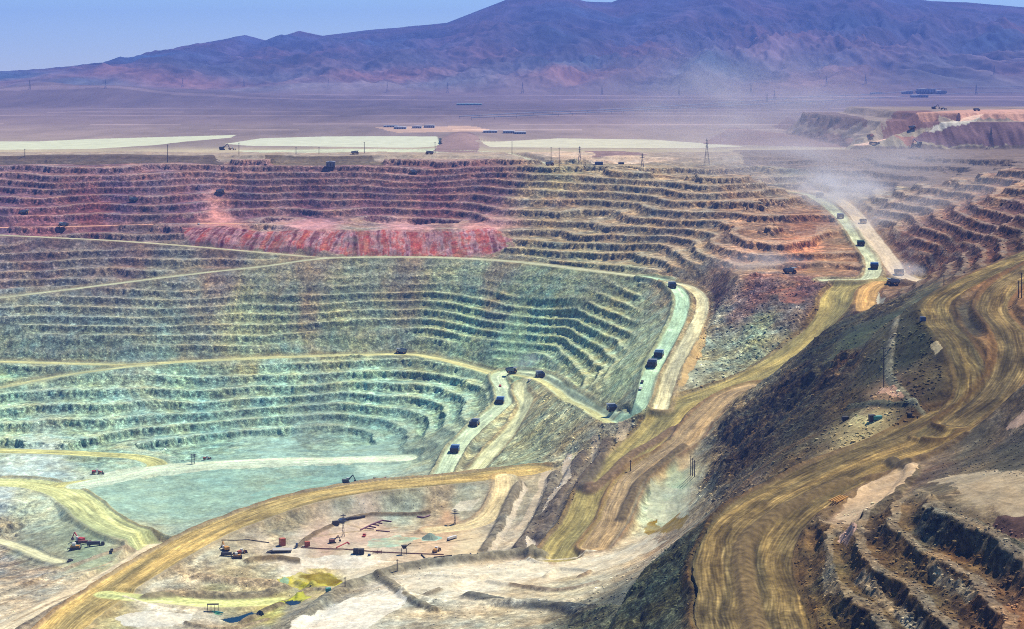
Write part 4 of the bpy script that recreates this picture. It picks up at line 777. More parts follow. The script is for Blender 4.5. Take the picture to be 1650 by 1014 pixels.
def make_excavator(m):
    t = thing('excavator', 'excavator')
    for y in (-2.2, 2.2): MB().prism([(-3.2, .3), (-2.6, 0), (2.6, 0), (3.2, .3), (3.2, 1.0), (2.6, 1.3), (-2.6, 1.3), (-3.2, 1.0)], y - .45, y + .45).build('track', tyre, t)
    MB().box(-3.6, 1.8, -2.1, 2.1, 1.5, 3.8).box(-1, 1, -1, 1, 1.0, 1.6).build('body', m, t)
    c = MB().box(.6, 2.6, .8, 2.3, 1.6, 4.6).build('cab', white, t); MB().box(2.6, 2.65, 1.0, 2.1, 2.6, 4.3).build('window', glass, c)
    MB().prism([(1.2, 2.6), (5.4, 7.2), (6.4, 7.2), (2.0, 2.2)], -.4, .4).build('boom', m, t)
    MB().prism([(5.6, 7.4), (6.4, 7.4), (8.6, 2.6), (8.0, 2.4)], -.3, .3).build('arm', m, t)
    MB().prism([(7.4, 2.6), (8.9, 2.6), (9.0, 1.2), (8.0, .4), (7.0, 1.0)], -.9, .9).build('bucket', dark, t)
    return t
def make_loader(m):
    t = thing('wheel_loader', 'loader')
    MB().box(-4.2, -.6, -1.3, 1.3, 1.4, 3.2).build('engine_hood', m, t)
    c = MB().box(-.6, 1.2, -1.1, 1.1, 1.4, 4.3).build('cab', white, t); MB().box(1.2, 1.25, -.9, .9, 2.7, 4.0).build('window', glass, c)
    MB().prism([(1.2, 1.2), (4.8, 1.0), (4.8, 1.5), (1.2, 3.0)], -.9, .9).build('arm', m, t)
    MB().prism([(4.6, .3), (6.4, .3), (5.2, 1.0), (5.0, 2.4), (4.6, 2.4)], -1.9, 1.9).build('bucket', dark, t)
    for x in (-2.9, 2.2):
        for y in (-1.5, 1.5): wheel(t, x, y, 1.1, .9)
    return t
def make_flatbed(m):
    t = thing('flatbed_truck', 'truck')
    MB().box(-8, 3.4, -1.3, 1.3, 1.1, 1.5).build('bed', dark, t); c = MB().prism([(3.6, .7), (6.3, .7), (6.3, 1.9), (5.6, 3.2), (3.6, 3.2)], -1.3, 1.3).build('cab', m, t)
    MB().box(-7.6, 2.6, -1.2, 1.2, 1.5, 3.6).build('cargo_box', m, t)
    MB().box(6.0, 6.1, -1.1, 1.1, 2.0, 2.9).build('window', glass, c)
    for x in (-7, -5.6, 2.2, 5.0):
        for y in (-1.15, 1.15): MB().tube((x, y - .2, .55), (x, y + .2, .55), .55, n=12).build('wheel', tyre, t)
    return t
def make_dozer():
    t = thing('bulldozer', 'bulldozer')
    for y in (-1.5, 1.5): MB().prism([(-3, .3), (-2.4, 0), (2.2, 0), (2.8, .4), (2.6, 1.3), (-2.4, 1.4), (-3, .9)], y - .4, y + .4).build('track', tyre, t)
    MB().box(-2.6, 2.5, -1.1, 1.1, .8, 2.4).build('body', yellow, t); MB().box(-1.6, .4, -1.0, 1.0, 2.4, 3.9).build('cab', white, t)
    MB().prism([(3.2, 0), (3.6, 0), (3.4, .9), (3.6, 1.9), (3.2, 1.9), (3.0, .9)], -2.4, 2.4).build('blade', dark, t)
    MB().prism([(-3.0, .9), (-4.4, 1.0), (-4.4, -.1), (-4.1, -.1), (-4.0, .7), (-3.0, .5)], -.3, .3).build('ripper', dark, t)
    return t
def make_pole(h=18, arm=3.0, r=.34):
    t = thing('utility_pole', 'utility pole')
    MB().tube((0, 0, -1), (0, 0, h), r, r * .7, 8).build('pole', wood, t)
    MB().box(-arm / 2, arm / 2, -.15, .15, h - 1.4, h - 1.0).build('crossarm', wood, t)
    for x in (-arm / 2 + .2, 0, arm / 2 - .2): MB().tube((x, 0, h - 1.0), (x, 0, h - .4), .12, n=6).build('insulator', white, t)
    return t
def make_pylon(h=28, wd=6.0, r=.22):
    t = thing('lattice_pylon', 'pylon'); m = MB(); hw = wd / 2
    lv = [(-.5, hw), (h * .3, hw * .62), (h * .55, hw * .36), (h * .8, hw * .2), (h, .15)]
    for (z0, a0), (z1, a1) in zip(lv, lv[1:]):
        c0 = [(a0, a0), (-a0, a0), (-a0, -a0), (a0, -a0)]; c1 = [(a1, a1), (-a1, a1), (-a1, -a1), (a1, -a1)]
        for i in range(4):
            m.tube((*c0[i], z0), (*c1[i], z1), r, n=4); m.tube((*c0[i], z0), (*c1[(i + 1) % 4], z1), r * .6, n=4); m.tube((*c0[(i + 1) % 4], z0), (*c1[i], z1), r * .6, n=4)
    m.build('tower', galv, t)
    for z, a in ((h * .68, 4.6), (h * .8, 3.8), (h * .92, 2.8)): MB().prism([(-a, z), (0, z + .9), (a, z), (a, z - .15), (0, z - .2), (-a, z - .15)], -.25, .25).build('crossarm', galv, t)
    return t
def rz_of(px, py, extra=0): X, Y, z = ground(px, py); return heading(X, Y) + extra

# --- haul trucks: px, py, flip, label
TR = [
 (1321, 318, 0, 'hazy haul truck in the dust at the top of the pale upper ramp'),
 (1354, 352, 0, 'topmost haul truck on the pale ramp right of centre, just below the dust cloud'),
 (1391, 360, 1, 'grey haul truck on the dusty lane beside the pale ramp, right under the plume'),
 (1387, 396, 0, 'green topped haul truck halfway down the pale upper ramp'),
 (1409, 433, 0, 'blue topped haul truck at the foot of the pale upper ramp'),
 (1449, 443, 1, 'black haul truck raising dust where the dusty lane meets the junction'),
 (1439, 459, 'side', 'black haul truck seen from the side at the brown road junction'),
 (1273, 441, 'side', 'faint dust covered haul truck on the rim above the red brown cliff'),
 (1083, 464, 1, 'lone haul truck at the top of the mint coloured ramp bend'),
 (1062, 575, 1, 'pale topped haul truck, upper of the close pair on the mint ramp'),
 (1051, 591, 1, 'dark topped haul truck, lower of the close pair on the mint ramp'),
 (986, 663, 0, 'black haul truck at the lowest bend of the mint ramp facing the viewer'),
 (870, 608, 0, 'black haul truck on the hairpin crossing, right one of two'),
 (824, 601, 'side', 'black haul truck with an orange front on the hairpin crossing, left one of two'),
 (806, 650, 1, 'blue haul truck in the curve of the lowest ramp'),
 (765, 686, 1, 'dark haul truck in the middle of the straight lowest ramp'),
 (733, 729, 1, 'dark blue haul truck nearest the bottom of the lowest ramp'),
 (572, 249, 'side', 'haul truck on the far rim between the poles left of the grey scree mound'),
 (692, 249, 'side', 'haul truck on the far rim beside the pole at the grey scree mound'),
 (886, 267, 'side', 'dark haul truck between two tall poles on the far rim'),
 (667, 280, 'side', 'haul truck on the first bench below the far rim, in the middle'),
 (355, 312, 'side', 'haul truck on a purple brown upper bench above the pink ledge'),
 (215, 325, 'side', 'haul truck on the purple bench left of the one above the pink ledge'),
 (39, 345, 'side', 'haul truck at the far left edge on a purple bench'),
 (102, 367, 'side', 'haul truck on the orange road at the left end of the ledge'),
 (1403, 222, 0, 'orange dusted haul truck low on the pink dump ramp'),
 (1470, 211, 0, 'haul truck halfway up the pink dump ramp'),
 (1574, 179, 'side', 'haul truck on the flat top of the purple dump against the plain'),
 (647, 570, 'side', 'small haul truck on the yellowish road halfway down the pit wall'),
]
h0 = make_haul_truck()
for i, (px, py, fl, lab) in enumerate(TR):
    o = h0 if i == 0 else dup(h0, lab); o['label'] = lab; o['group'] = 'haul trucks on the ramps and benches'
    for word, cm in (('blue', (96, 134, 170)), ('green topped', (84, 124, 108)), ('pale topped', (150, 178, 186)), ('grey', (120, 124, 128)), ('orange dusted', (176, 110, 76))):
        if word in lab:
            for ch in o.children:
                if ch.name.startswith('dump_body'): ch.data = ch.data.copy(); ch.data.materials[0] = mat('tray_' + word.replace(' ', '_'), cm, .6, .1)
            break
    rz = (0.12 if i % 2 else math.pi - .15) if fl == 'side' else rz_of(px, py, math.pi if fl else 0)
    put(o, px, py, rz, 1.0 if py > 400 else .95)
# --- light vehicles
PK = [(1035, 617, 'small dark pickup leading the mint ramp convoy below the truck pair'), (1032, 628, 'pale pickup at the tail of the small convoy on the mint ramp'), (806, 623, 'small red vehicle in the hairpin above the blue haul truck'),
      (853, 614, 'small vehicle on the yellow inner track by the hairpin'), (113, 905, 'lone dark pickup at the foot of the left slope'), (587, 865, 'red vehicle standing on the pink pad near the pipe rows'),
      (180, 889, 'black vehicle at the right edge of the green pad on the left'), (320, 362, 'tiny green vehicle on the bend of the pink ledge road'), (428, 267, 'parked vehicle on the far rim left of the grey shed'), (735, 268, 'parked vehicle on the far rim right of the sand ramp')]
p0 = make_pickup()
pr = make_pickup(red); pd = make_pickup(dark)
src = [pd, p0, pr, None, None, None, None, None, None, None]
for i, (px, py, lab) in enumerate(PK):
    o = src[i] or dup({5: pr, 3: p0, 7: p0}.get(i, pd), lab); o['label'] = lab; o['group'] = 'light vehicles around the mine'; put(o, px, py, rz_of(px, py) if i < 4 else .3 * i, 1.25)
# --- machines
e0 = make_excavator(red); e0['label'] = 'red excavator at the top of the machine group on the green pad at left'; put(e0, 129, 874, 2.6, 1.2)
o = make_loader(red); o['label'] = 'red and black loader beside the white bench edge on the left pit road'; put(o, 156, 764, .2, 1.3)
o = make_flatbed(dark); o['label'] = 'long dark flatbed truck parked in the machine group on the green pad'; put(o, 156, 880, .1, 1.15)
o = make_flatbed(brownm); o['label'] = 'brown truck parked just left of the long dark flatbed on the green pad'; put(o, 138, 877, .25, .9)
o = make_dozer(); o['label'] = 'yellow and black bulldozer lowest in the machine group on the green pad'; put(o, 121, 886, .1, 1.6)
o = make_loader(orange); o['label'] = 'small rust coloured loader on the white strip of the pit floor'; put(o, 333, 741, .4, 1.0)
o = make_excavator(dark); o['label'] = 'dark excavator on the verge of the ochre road above the pink pad'; put(o, 558, 779, .3, 1.2)
o = make_flatbed(white); o['label'] = 'blue and white tanker with a yellow tank on the right of the pink pad'; put(o, 729, 870, .9, .8)
o = make_excavator(brownm); o['label'] = 'rusty brown excavator working on the left of the pink pad'; put(o, 536, 875, .4, .8)
o = make_loader(yellow); o['label'] = 'yellow loader behind the dark pipe at the front of the pink pad'; put(o, 703, 890, 1.2, 1.0)
o = make_flatbed(dark); o['label'] = 'dark truck in the crowded machine cluster above the yellow green track'; put(o, 369, 896, 0, .85)
o = make_excavator(yellow); o['label'] = 'yellow excavator at the upper left of the machine cluster above the green track'; put(o, 364, 888, 2.2, .9)
o = make_loader(orange); o['label'] = 'orange loader at the right of the machine cluster above the green track'; put(o, 389, 893, .8, .9)
o = make_dozer(); o['label'] = 'bulldozer at the front of the machine cluster above the green track'; put(o, 382, 900, .3, 1.1)
o = make_excavator(dark); o['label'] = 'dark shovel with raised boom on top of the purple dump'; put(o, 1505, 176, 0, 1.5)
o = make_loader(dark); o['label'] = 'dark loader behind the shovel on top of the purple dump'; put(o, 1520, 177, 0, 1.4)
o = make_excavator(dark); o['label'] = 'large black machine at the foot of the purple dump'; put(o, 1481, 237, 3.0, 1.5)
o = make_flatbed(dark); o['label'] = 'long dark trailer row at the foot of the pink dump ramp'; put(o, 1410, 236, .05, 1.5)
o = make_loader(yellow); o['label'] = 'yellow loader near the crane before the left pond'; put(o, 374, 242, .1, 1.3)
o = make_excavator(dark); o['label'] = 'dark crane with raised boom on sandy ground before the left pond'; put(o, 358, 242, 0.2, 1.7)
# --- poles and pylons: px, foot y, top y, label
PO = [(270, 262, 233, 'tall pole on the far rim, leftmost of the dark pole line'), (385, 250, 230, 'tall pole on the far rim right of the crane'), (477, 249, 237, 'short pole before the middle pond, left of two thin ones'), (514, 249, 237, 'short pole before the middle pond, right of two thin ones'),
      (587, 247, 229, 'tall pole against the middle pond right of the haul truck'), (701, 247, 229, 'tall pole against the grey mound beside the rim truck'), (825, 249, 228, 'tall pole against the white right pond above the dark road'), (888, 263, 237, 'left pole of the tall pair by the rim haul truck'), (901, 269, 238, 'right pole of the tall pair by the rim haul truck'),
      (941, 267, 256, 'left of two short posts right of the tall pole pair'), (944, 267, 257, 'right of two short posts right of the tall pole pair'), (40, 252, 240, 'faint pole above the dark band at far left'),
      (1424, 625, 560, 'very tall black pole on a tan pad in the middle of the dark hill'), (640, 922, 903, 'dark pole on the white ground before the pink pad'), (1521, 461, 443, 'slim pole beside the brown slope above the wide road'), (1641, 481, 453, 'left of the two poles at the right edge beside the road'), (1646, 481, 440, 'right of the two poles at the right edge beside the road'),
      (1016, 760, 742, 'short pole on the verge between the two yellow haul roads'), (1113, 767, 735, 'left wooden pole of the trio above the pale green pad'), (1116, 767, 738, 'middle wooden pole of the trio above the pale green pad'), (1119, 769, 742, 'right wooden pole of the trio above the pale green pad'), (556, 946, 930, 'small pole beside the blue box near the yellow pond')]
for px, y1, y0, lab in PO:
    X, Y, z = ground(px, y1); hgt = (y1 - y0) * Y / F
    o = make_pole(hgt, min(4.0, max(2.0, hgt * .13)), min(.6, .26 + Y / 9000)); o['label'] = lab; o['group'] = 'poles around the pit'; o.location = (X, Y, z); o.rotation_euler = (0, 0, .2)
PY = [(934, 265, 236, 'lattice pylon right of the tall pole pair on the rim'), (1035, 269, 247, 'small lattice pylon on the rim at centre right'), (1139, 267, 223, 'tall lattice pylon in haze at the end of the right pond'), (1597, 240, 205, 'dark lattice pylon before the purple dump'),
      (48, 145, 129, 'far pylon, first from the left edge'), (170, 143, 128, 'far pylon, second from the left edge'), (294, 141, 126, 'far pylon below the long brown shoulder'), (393, 140, 125, 'far pylon below the brown peak'), (529, 141, 126, 'far pylon right of the second brown peak'), (624, 149, 133, 'far pylon left of the mountain foot'), (721, 150, 133, 'far pylon at the mountain foot above the teal shed'),
      (842, 151, 133, 'far pylon right of the teal shed'), (970, 153, 137, 'far pylon before the central gullies'), (1094, 154, 138, 'far pylon above the double conveyor'), (1210, 150, 133, 'far pylon left of the close pair on the right plain'), (1236, 165, 149, 'left pylon of the close pair above the conveyor'), (1248, 160, 145, 'right pylon of the close pair above the conveyor'),
      (1332, 138, 123, 'far pylon below the dark blue spur'), (1395, 135, 120, 'far pylon right of the dark blue spur'), (1573, 153, 135, 'far pylon right of the plant buildings'), (1602, 121, 105, 'highest far pylon at the right'), (309, 748, 732, 'left mast of the twin masts on the white pit floor strip'), (313, 748, 732, 'right mast of the twin masts on the white pit floor strip'), (733, 846, 822, 'brown lattice light mast at the back of the pink pad'), (553, 865, 828, 'slim light mast on the left half of the pink pad')]
for px, y1, y0, lab in PY:
    X, Y, z = ground(px, y1); hgt = (y1 - y0) * Y / F
    o = make_pylon(hgt, hgt * (.2 if Y > 2500 else .12), (.12 + Y / 26000)); o['label'] = lab; o['group'] = 'lattice pylons and masts'; o.location = (X, Y, z); o.rotation_euler = (0, 0, .1)
# --- containers, sheds and plant
def shed(px, py, ln, dp, h, m, lab, name='shed', rz=0.0, roof=greym, doors=3):
    t = thing(name, name.replace('_', ' '), lab)
    MB().box(-ln / 2, ln / 2, -dp / 2, dp / 2, -.5, h).build('wall', m, t)
    MB().prism([(-ln / 2 - .3, h + .003), (ln / 2 + .3, h + .003), (ln / 2 + .3, h + .2), (-ln / 2 - .3, h + .2)], -dp / 2 - .3, dp / 2 + .3).prism([(-ln / 2, h + .2), (ln / 2, h + .2), (0, h + .2 + h * .12)], -dp / 2, dp / 2).build('roof', roof, t)
    for i in range(doors):
        x = -ln / 2 + ln * (i + .5) / doors; MB().box(x - ln / doors * .22, x + ln / doors * .22, -dp / 2 - .06, -dp / 2 - .003, 0, h * .7).build('door' if i == 0 else 'window', dark, t)
    return put(t, px, py, rz)
shed(533, 269, 15, 8, 8, galv, 'grey blue three bay shed on the far rim'); shed(965, 266, 14, 5, 5, blue, 'blue container on the far rim right of the short posts', 'container')
shed(1001, 265, 10, 5, 3.5, dark, 'dark low container on the rim right of the blue one', 'container')
for px, py, ln, h, lab in ((630, 205, 40, 5, 'low dark building at the left end of the row beyond the middle pond'), (645, 208, 34, 6, 'long dark building beyond the middle pond'), (672, 207, 26, 6, 'building in the middle of the row beyond the middle pond'), (692, 206, 30, 7, 'right building of the row beside the grey mound'),
                           (790, 214, 36, 5, 'small building left of the row beyond the right pond'), (820, 215, 30, 6, 'larger building beyond the right pond'), (838, 216, 30, 5, 'right building of the row beyond the right pond'), (1412, 152, 60, 9, 'low shed left of the plant on the right plain')):
    shed(px, py, ln, 30, h, greym, lab, 'building', doors=5)
shed(756, 169.5, 110, 30, 6, teal, 'very long pale teal roofed shed on the middle of the plain', 'building', roof=mat('pale_teal_roof', (170, 220, 222)), doors=8)
for px, py, ln, h, lab in ((1492, 149, 90, 18, 'tall dark blue plant building at the conveyor head'), (1516, 150, 50, 12, 'smaller plant building right of the tall one'), (1481, 157, 80, 12, 'lower plant building in front of the conveyor'), (1462, 151, 50, 13, 'small plant building left of the tall one')):
    shed(px, py, ln, 60, h, mat('plant_grey', (170, 164, 160)), lab, 'plant_building', doors=6)
def container(px, py, m, lab, rz=0.0, ln=6, wd=2.6, h=2.8, name='container'):
    t = thing(name, name.replace('_', ' '), lab); b = MB().box(-ln / 2, ln / 2, -wd / 2, wd / 2, -.2, h)
    k = int(ln / .6)
    for i in range(k): x = -ln / 2 + (i + .3) * ln / k; b.box(x, x + .25, -wd / 2 - .08, -wd / 2 + .05, .1, h - .1)
    b.build('body', m, t); MB().box(ln / 2 + .003, ln / 2 + .08, -wd / 2 + .2, wd / 2 - .2, .1, h - .2).build('door', dark, t); return put(t, px, py, rz)
container(455, 879, orange, 'rust orange open box beside the concrete slab, larger one', .5, 4.5, 4, 6); container(495, 881, orange, 'rust orange box at the left corner of the pink pad, smaller one', .4, 4, 3, 4)
container(478, 882, blue, 'small blue box between the two orange boxes', .2, 1.6, 1.6, 3); container(573.5, 893, black, 'black square tank on the white ground, left of two', 0, 4.2, 4, 4.2, 'tank'); container(582.5, 893.5, black, 'black square tank on the white ground, right of two', 0, 4.2, 4, 4.2, 'tank')
container(595, 896.5, blue, 'low blue box just right of the two black tanks', 0, 2.2, 1.8, 1.5); container(529, 953, teal, 'blue box beside the small pole near the yellow pond', .3, 4, 2.4, 2.4); container(1362, 678, black, 'small dark booth with a pale roof on the hill platform', .1, 4.4, 3.5, 2.8, 'booth')
container(1405, 679, dark, 'tall dark booth on the right of the hill platform', .1, 4.2, 3.5, 4.4, 'booth'); container(1414, 676, teal, 'pale teal container beside the tall dark booth', .1, 6, 3, 2.4); container(1487, 517, blue, 'tiny blue booth at the inner edge of the wide road', .1, 4, 3, 3, 'booth')
container(541, 846, dark, 'dark blue container at the back corner of the pink pad', .3, 6, 2.6, 3.4); container(551, 842, blue, 'light blue container beside the dark blue one at the back of the pad', .6, 6, 2.4, 2.6)
container(1466, 672, dark, 'small dark box by the track right of the hill platform', .1, 2.4, 2, 1.8)
# --- long low runs: pipes, beams, conveyors
def run(name, cat, lab, nodes, r, m, lift=.4, leg=0.0, n=6):
    t = thing(name, cat, lab); P = [ground(*q) for q in nodes]; x0, y0, z0 = P[0]; t.location = (x0, y0, z0); b = MB(); g = MB(); Pd = []
    for a, c in zip(P, P[1:]):
        k = max(1, int(math.dist(a, c) / (14 if leg == 0 else 110)))
        for i in range(k): Pd.append([a[j] + (c[j] - a[j]) * i / k for j in range(3)])
    Pd.append(P[-1]); Pd = np.array(Pd); Pd[:, 2] = surf(Pd[:, 0], Pd[:, 1], False)
    if leg: Pd[:, 2] = np.maximum(Pd[:, 2], np.convolve(np.pad(Pd[:, 2], 3, mode='edge'), np.ones(7) / 7, 'valid'))
    for a, c in zip(Pd, Pd[1:]):
        b.tube((a[0] - x0, a[1] - y0, a[2] - z0 + lift), (c[0] - x0, c[1] - y0, c[2] - z0 + lift), r, n=n)
        if leg: g = MB(); g.box(a[0] - x0 - r * .3, a[0] - x0 + r * .3, a[1] - y0 - .4, a[1] - y0 + .4, a[2] - z0 - 6, a[2] - z0 + lift - r * .9).build('trestle', dark, t)
    b.build('pipe' if not leg else 'gantry', m, t)
    return t
run('conveyor', 'conveyor', 'upper overland conveyor running across the plain to the plant', [(740, 192), (860, 185), (1000, 179), (1160, 169), (1320, 158), (1480, 148), (1650, 141)], 1.5, mat('conveyor_steel', (110, 116, 136)), 8, 1)
run('conveyor', 'conveyor', 'lower overland conveyor running across the plain below the other', [(760, 194), (900, 188), (1060, 179), (1240, 170), (1400, 161), (1560, 152), (1700, 149)], 1.4, _m['conveyor_steel'], 8, 1)
run('pipeline', 'pipeline', 'long dark pipe along the front edge of the pink pad', [(485, 883), (520, 885), (560, 887), (610, 891), (660, 893), (715, 895)], .45, brownm, .5)
run('pipeline', 'pipeline', 'bent dark pipe in front of the pink pad', [(679, 895), (700, 899), (728, 896)], .5, black, .5); run('pipeline', 'pipeline', 'short dark pipe right of the bent one', [(744, 895), (758, 893), (770, 892)], .4, dark, .4)
run('pipeline', 'pipeline', 'thin dark pipe above the machine cluster', [(357, 871), (380, 872), (400, 871), (434, 876)], .35, dark, .4)
run('pipe_stack', 'pipes', 'spine of purple pipes laid on the pink pad', [(581, 855), (598, 847), (616, 840), (631, 842)], .6, purple, .5)
for i, (a, c) in enumerate((((588, 852), (602, 854)), ((594, 849), (606, 851)), ((600, 846), (611, 848)), ((606, 843), (616, 845)))):
    run('pipe', 'pipe', ('lowest', 'second lowest', 'second highest', 'highest')[i] + ' of the purple cross pipes laid against the spine', [a, c], .5, purple, .5)
run('pipe', 'pipe', 'loose purple pipe with a blue end below the pipe spine', [(606, 856), (628, 858)], .5, purple, .4); run('pipe', 'pipe', 'red pipe lying diagonally at the front left of the pink pad', [(542, 884), (560, 875), (563, 878)], .5, red, .4)
run('pipe', 'pipe', 'bundle of purple pipes under the grey embankment', [(672, 834), (682, 835), (693, 832)], .8, purple, .5); run('pipe', 'pipe', 'rust red pipe along the far verge of the ochre road', [(602, 771), (614, 773), (622, 770)], .6, brownm, .5)
run('tarpaulin_roll', 'tarpaulin', 'long black roll at the upper left edge of the pink pad', [(553, 839), (565, 837), (578, 836), (588, 834)], 1.0, black, .7)
# hopper tower, metal frame, pump stand, slab, yellow rack
t = thing('hopper', 'hopper', 'black hopper on thin legs at the front of the pink pad'); put(t, 651, 894, .2)
for x in (-2, 2):
    for y in (-1.5, 1.5): MB().tube((x, y, -.5), (x, y, 5.2), .16, n=6).build('leg', dark, t)
MB().prism([(-2.4, 7.4), (2.4, 7.4), (1.2, 5.0), (-1.2, 5.0)], -1.8, 1.8).build('bin', black, t); MB().tube((1.5, 0, 6.5), (5.6, 0, 9.0), .35).build('chute', dark, t)
t = thing('steel_frame', 'frame', 'rusty steel frame behind the low blue box at the pad edge'); put(t, 608, 893, .05)
for x in (-3.6, 0, 3.6): MB().tube((x, 0, -.3), (x, 0, 3), .2, n=6).build('post', brownm, t)
MB().box(-3.9, 3.9, -.2, .2, .5, .9).box(-3.9, 3.9, -.2, .2, 1.9, 2.3).build('rail', brownm, t)
t = thing('pump_stand', 'pump stand', 'dark pump stand over the green water by the yellow green track'); put(t, 343, 985, .1)
for x in (-4, -1.4, 1.4, 4):
    for y in (-1, 1): MB().tube((x, y, -1), (x, y, 5), .14, n=6).build('leg', dark, t)
MB().box(-4.4, 4.4, -1.3, 1.3, 5.0, 5.25).build('platform', wood, t); MB().tube((-4.2, -1, 6.2), (4.2, -1, 6.2), .1).tube((-4.2, -1, 5.2), (-4.2, -1, 6.2), .1).tube((4.2, -1, 5.2), (4.2, -1, 6.2), .1).build('railing', dark, t); MB().tube((2, -3, .6), (8, -6, .3), .6).build('float', teal, t)
t = thing('concrete_slab', 'slab', 'concrete loading slab with a dark side below the orange box'); put(t, 455, 890, .08)
MB().box(-8, 8, -3.5, 3.5, 1.6, 2.4).build('deck', concrete, t); MB().prism([(-15, -.5), (-8, 1.55), (4, 1.55), (0, -.5)], -3.0, 2.5).build('ramp_wall', black, t)
t = thing('yellow_rack', 'rack', 'yellow steel rack lying on the pale ground below the near haul road'); put(t, 1351, 806, .95)
for y in (-2.4, -.8, .8, 2.4): MB().box(-8, 8, y - .25, y + .25, .4, 1.0).build('beam', yellow, t)
for x in (-6, 0, 6): MB().box(x - .3, x + .3, -2.8, 2.8, .05, .39).build('sleeper', dark, t)
t = thing('stockpile', 'stockpile', 'small green grey cone of ore on the turquoise patch of the pad'); put(t, 693, 868)
b = MB(); nn = 28
for k, (rr_, hh) in enumerate(((7.5, -.3), (5.2, 1.4), (2.8, 3.2), (.8, 4.4))):
    for i in range(nn): a = 2 * math.pi * i / nn; q = rr_ * (1 + random.uniform(-.06, .06)); b.v.append((q * math.cos(a), q * math.sin(a), hh + random.uniform(-.12, .12)))
for k in range(3): b.f += [(k * nn + i, k * nn + (i + 1) % nn, (k + 1) * nn + (i + 1) % nn, (k + 1) * nn + i) for i in range(nn)]
b.f.append(tuple(range(3 * nn, 4 * nn))); b.build('heap', mat('ore_grey', (120, 140, 120), .95), t)

# --- loose rubble on the rocky slopes: countless stones, one object
def rubble(name, polys, seed):
    rng = np.random.default_rng(seed); pts = []
    for poly, n, r0, r1 in polys:
        P = np.array(poly, float); c = 0
        while c < n:
            q = rng.uniform(P.min(0), P.max(0), (n * 2, 2)); q = q[inpoly(q[:, 0], q[:, 1], poly)][:n - c]; c += len(q)
            Ys = np.arange(620, 3200, 3.0)
            for b0 in range(0, len(q), 400):
                qq = q[b0:b0 + 400]; XX = (qq[:, :1] - CX) / F * Ys[None]; YY_ = np.repeat(Ys[None], len(qq), 0); hh = base(XX.ravel(), YY_.ravel()).reshape(XX.shape)
                i0 = np.argmax(-Ys[None] * (qq[:, 1:] - HY) / F <= hh, axis=1); y_ = Ys[i0] - rng.uniform(0, 3, len(qq))
                pts.append(np.c_[(qq[:, 0] - CX) / F * y_, y_, (r0 + (r1 - r0) * rng.random(len(qq)) ** 3) * .62])
    pts = np.vstack(pts); zz, cc, tg = surf(pts[:, 0], pts[:, 1]); ok = tg < 2; pts, zz, cc = pts[ok], zz[ok], cc[ok]
    bm = bmesh.new(); bmesh.ops.create_icosphere(bm, subdivisions=1, radius=1); bv = np.array([v.co[:] for v in bm.verts]); bf = np.array([[v.index for v in f.verts] for f in bm.faces]); bm.free()
    n = len(pts); nv = len(bv); V_ = bv[None] * (1 + rng.uniform(-.32, .32, (n, nv, 1))) * rng.uniform(.55, 1.25, (n, 1, 3)) * np.array([1.1, 1.1, .7]) * pts[:, 2][:, None, None]
    V_ += np.c_[pts[:, :2], zz + pts[:, 2] * .25][:, None]
    F_ = bf[None] + (np.arange(n) * nv)[:, None, None]
    me = bpy.data.meshes.new(name); me.vertices.add(n * nv); me.vertices.foreach_set('co', V_.astype(np.float32).ravel()); F_ = F_.reshape(-1, 3); me.loops.add(F_.size); me.loops.foreach_set('vertex_index', F_.astype(np.int32).ravel())
    me.polygons.add(len(F_)); me.polygons.foreach_set('loop_start', np.arange(0, F_.size, 3, dtype=np.int32)); me.update(calc_edges=True); me.shade_flat()
    at = me.attributes.new('Col', 'FLOAT_COLOR', 'POINT'); c4 = np.repeat(cc, nv, 0); c4[:, :3] = np.clip(c4[:, :3] * np.repeat(rng.uniform(.9, 2.5, (n, 1)), nv, 0), .01, .8); c4[:, 3] = .3; at.data.foreach_set('color', c4.astype(np.float32).ravel())
    me.materials.append(MG); o = link(bpy.data.objects.new(name, me)); o['kind'] = 'stuff'; o['label'] = 'loose broken rock strewn over the dark slopes and benches'; return o
rubble('rubble', [
 ([(1120,790),(1200,640),(1345,515),(1480,500),(1520,600),(1490,670),(1340,730),(1240,770),(1150,850)], 3200, .6, 2.4),
 ([(1270,840),(1340,830),(1480,790),(1650,860),(1650,1014),(1300,1014)], 2600, .35, 1.7),
 ([(880,1014),(1000,920),(1120,850),(1130,900),(1150,1014)], 1200, .4, 1.8),
 ([(1480,780),(1560,715),(1650,690),(1650,770),(1560,765)], 500, .35, 1.2),
 ([(1120,600),(1140,455),(1330,455),(1320,520),(1200,600),(1110,635)], 1100, .8, 3.0),
 ([(850,745),(870,640),(960,665),(1060,670),(1000,740),(900,745)], 700, .7, 2.4),
 ([(840,880),(880,770),(960,700),(1000,700),(930,830),(900,885)], 500, .5, 1.7),
 ([(1470,440),(1440,350),(1640,320),(1650,395),(1560,440)], 700, .8, 2.6),
 ([(220,950),(330,905),(430,920),(540,930),(500,960),(300,965)], 220, .4, 1.2),
 ([(420,1014),(560,945),(650,920),(900,895),(900,905),(660,940),(560,975),(500,1014)], 240, .4, 1.2),
 ([(600,1014),(640,970),(780,960),(940,965),(900,1014)], 200, .4, 1.2),
 ([(560,830),(560,795),(720,780),(740,825)], 260, .3, .9),
 ([(0,1000),(0,900),(200,890),(240,880),(100,1000)], 240, .4, 1.4)], 5)

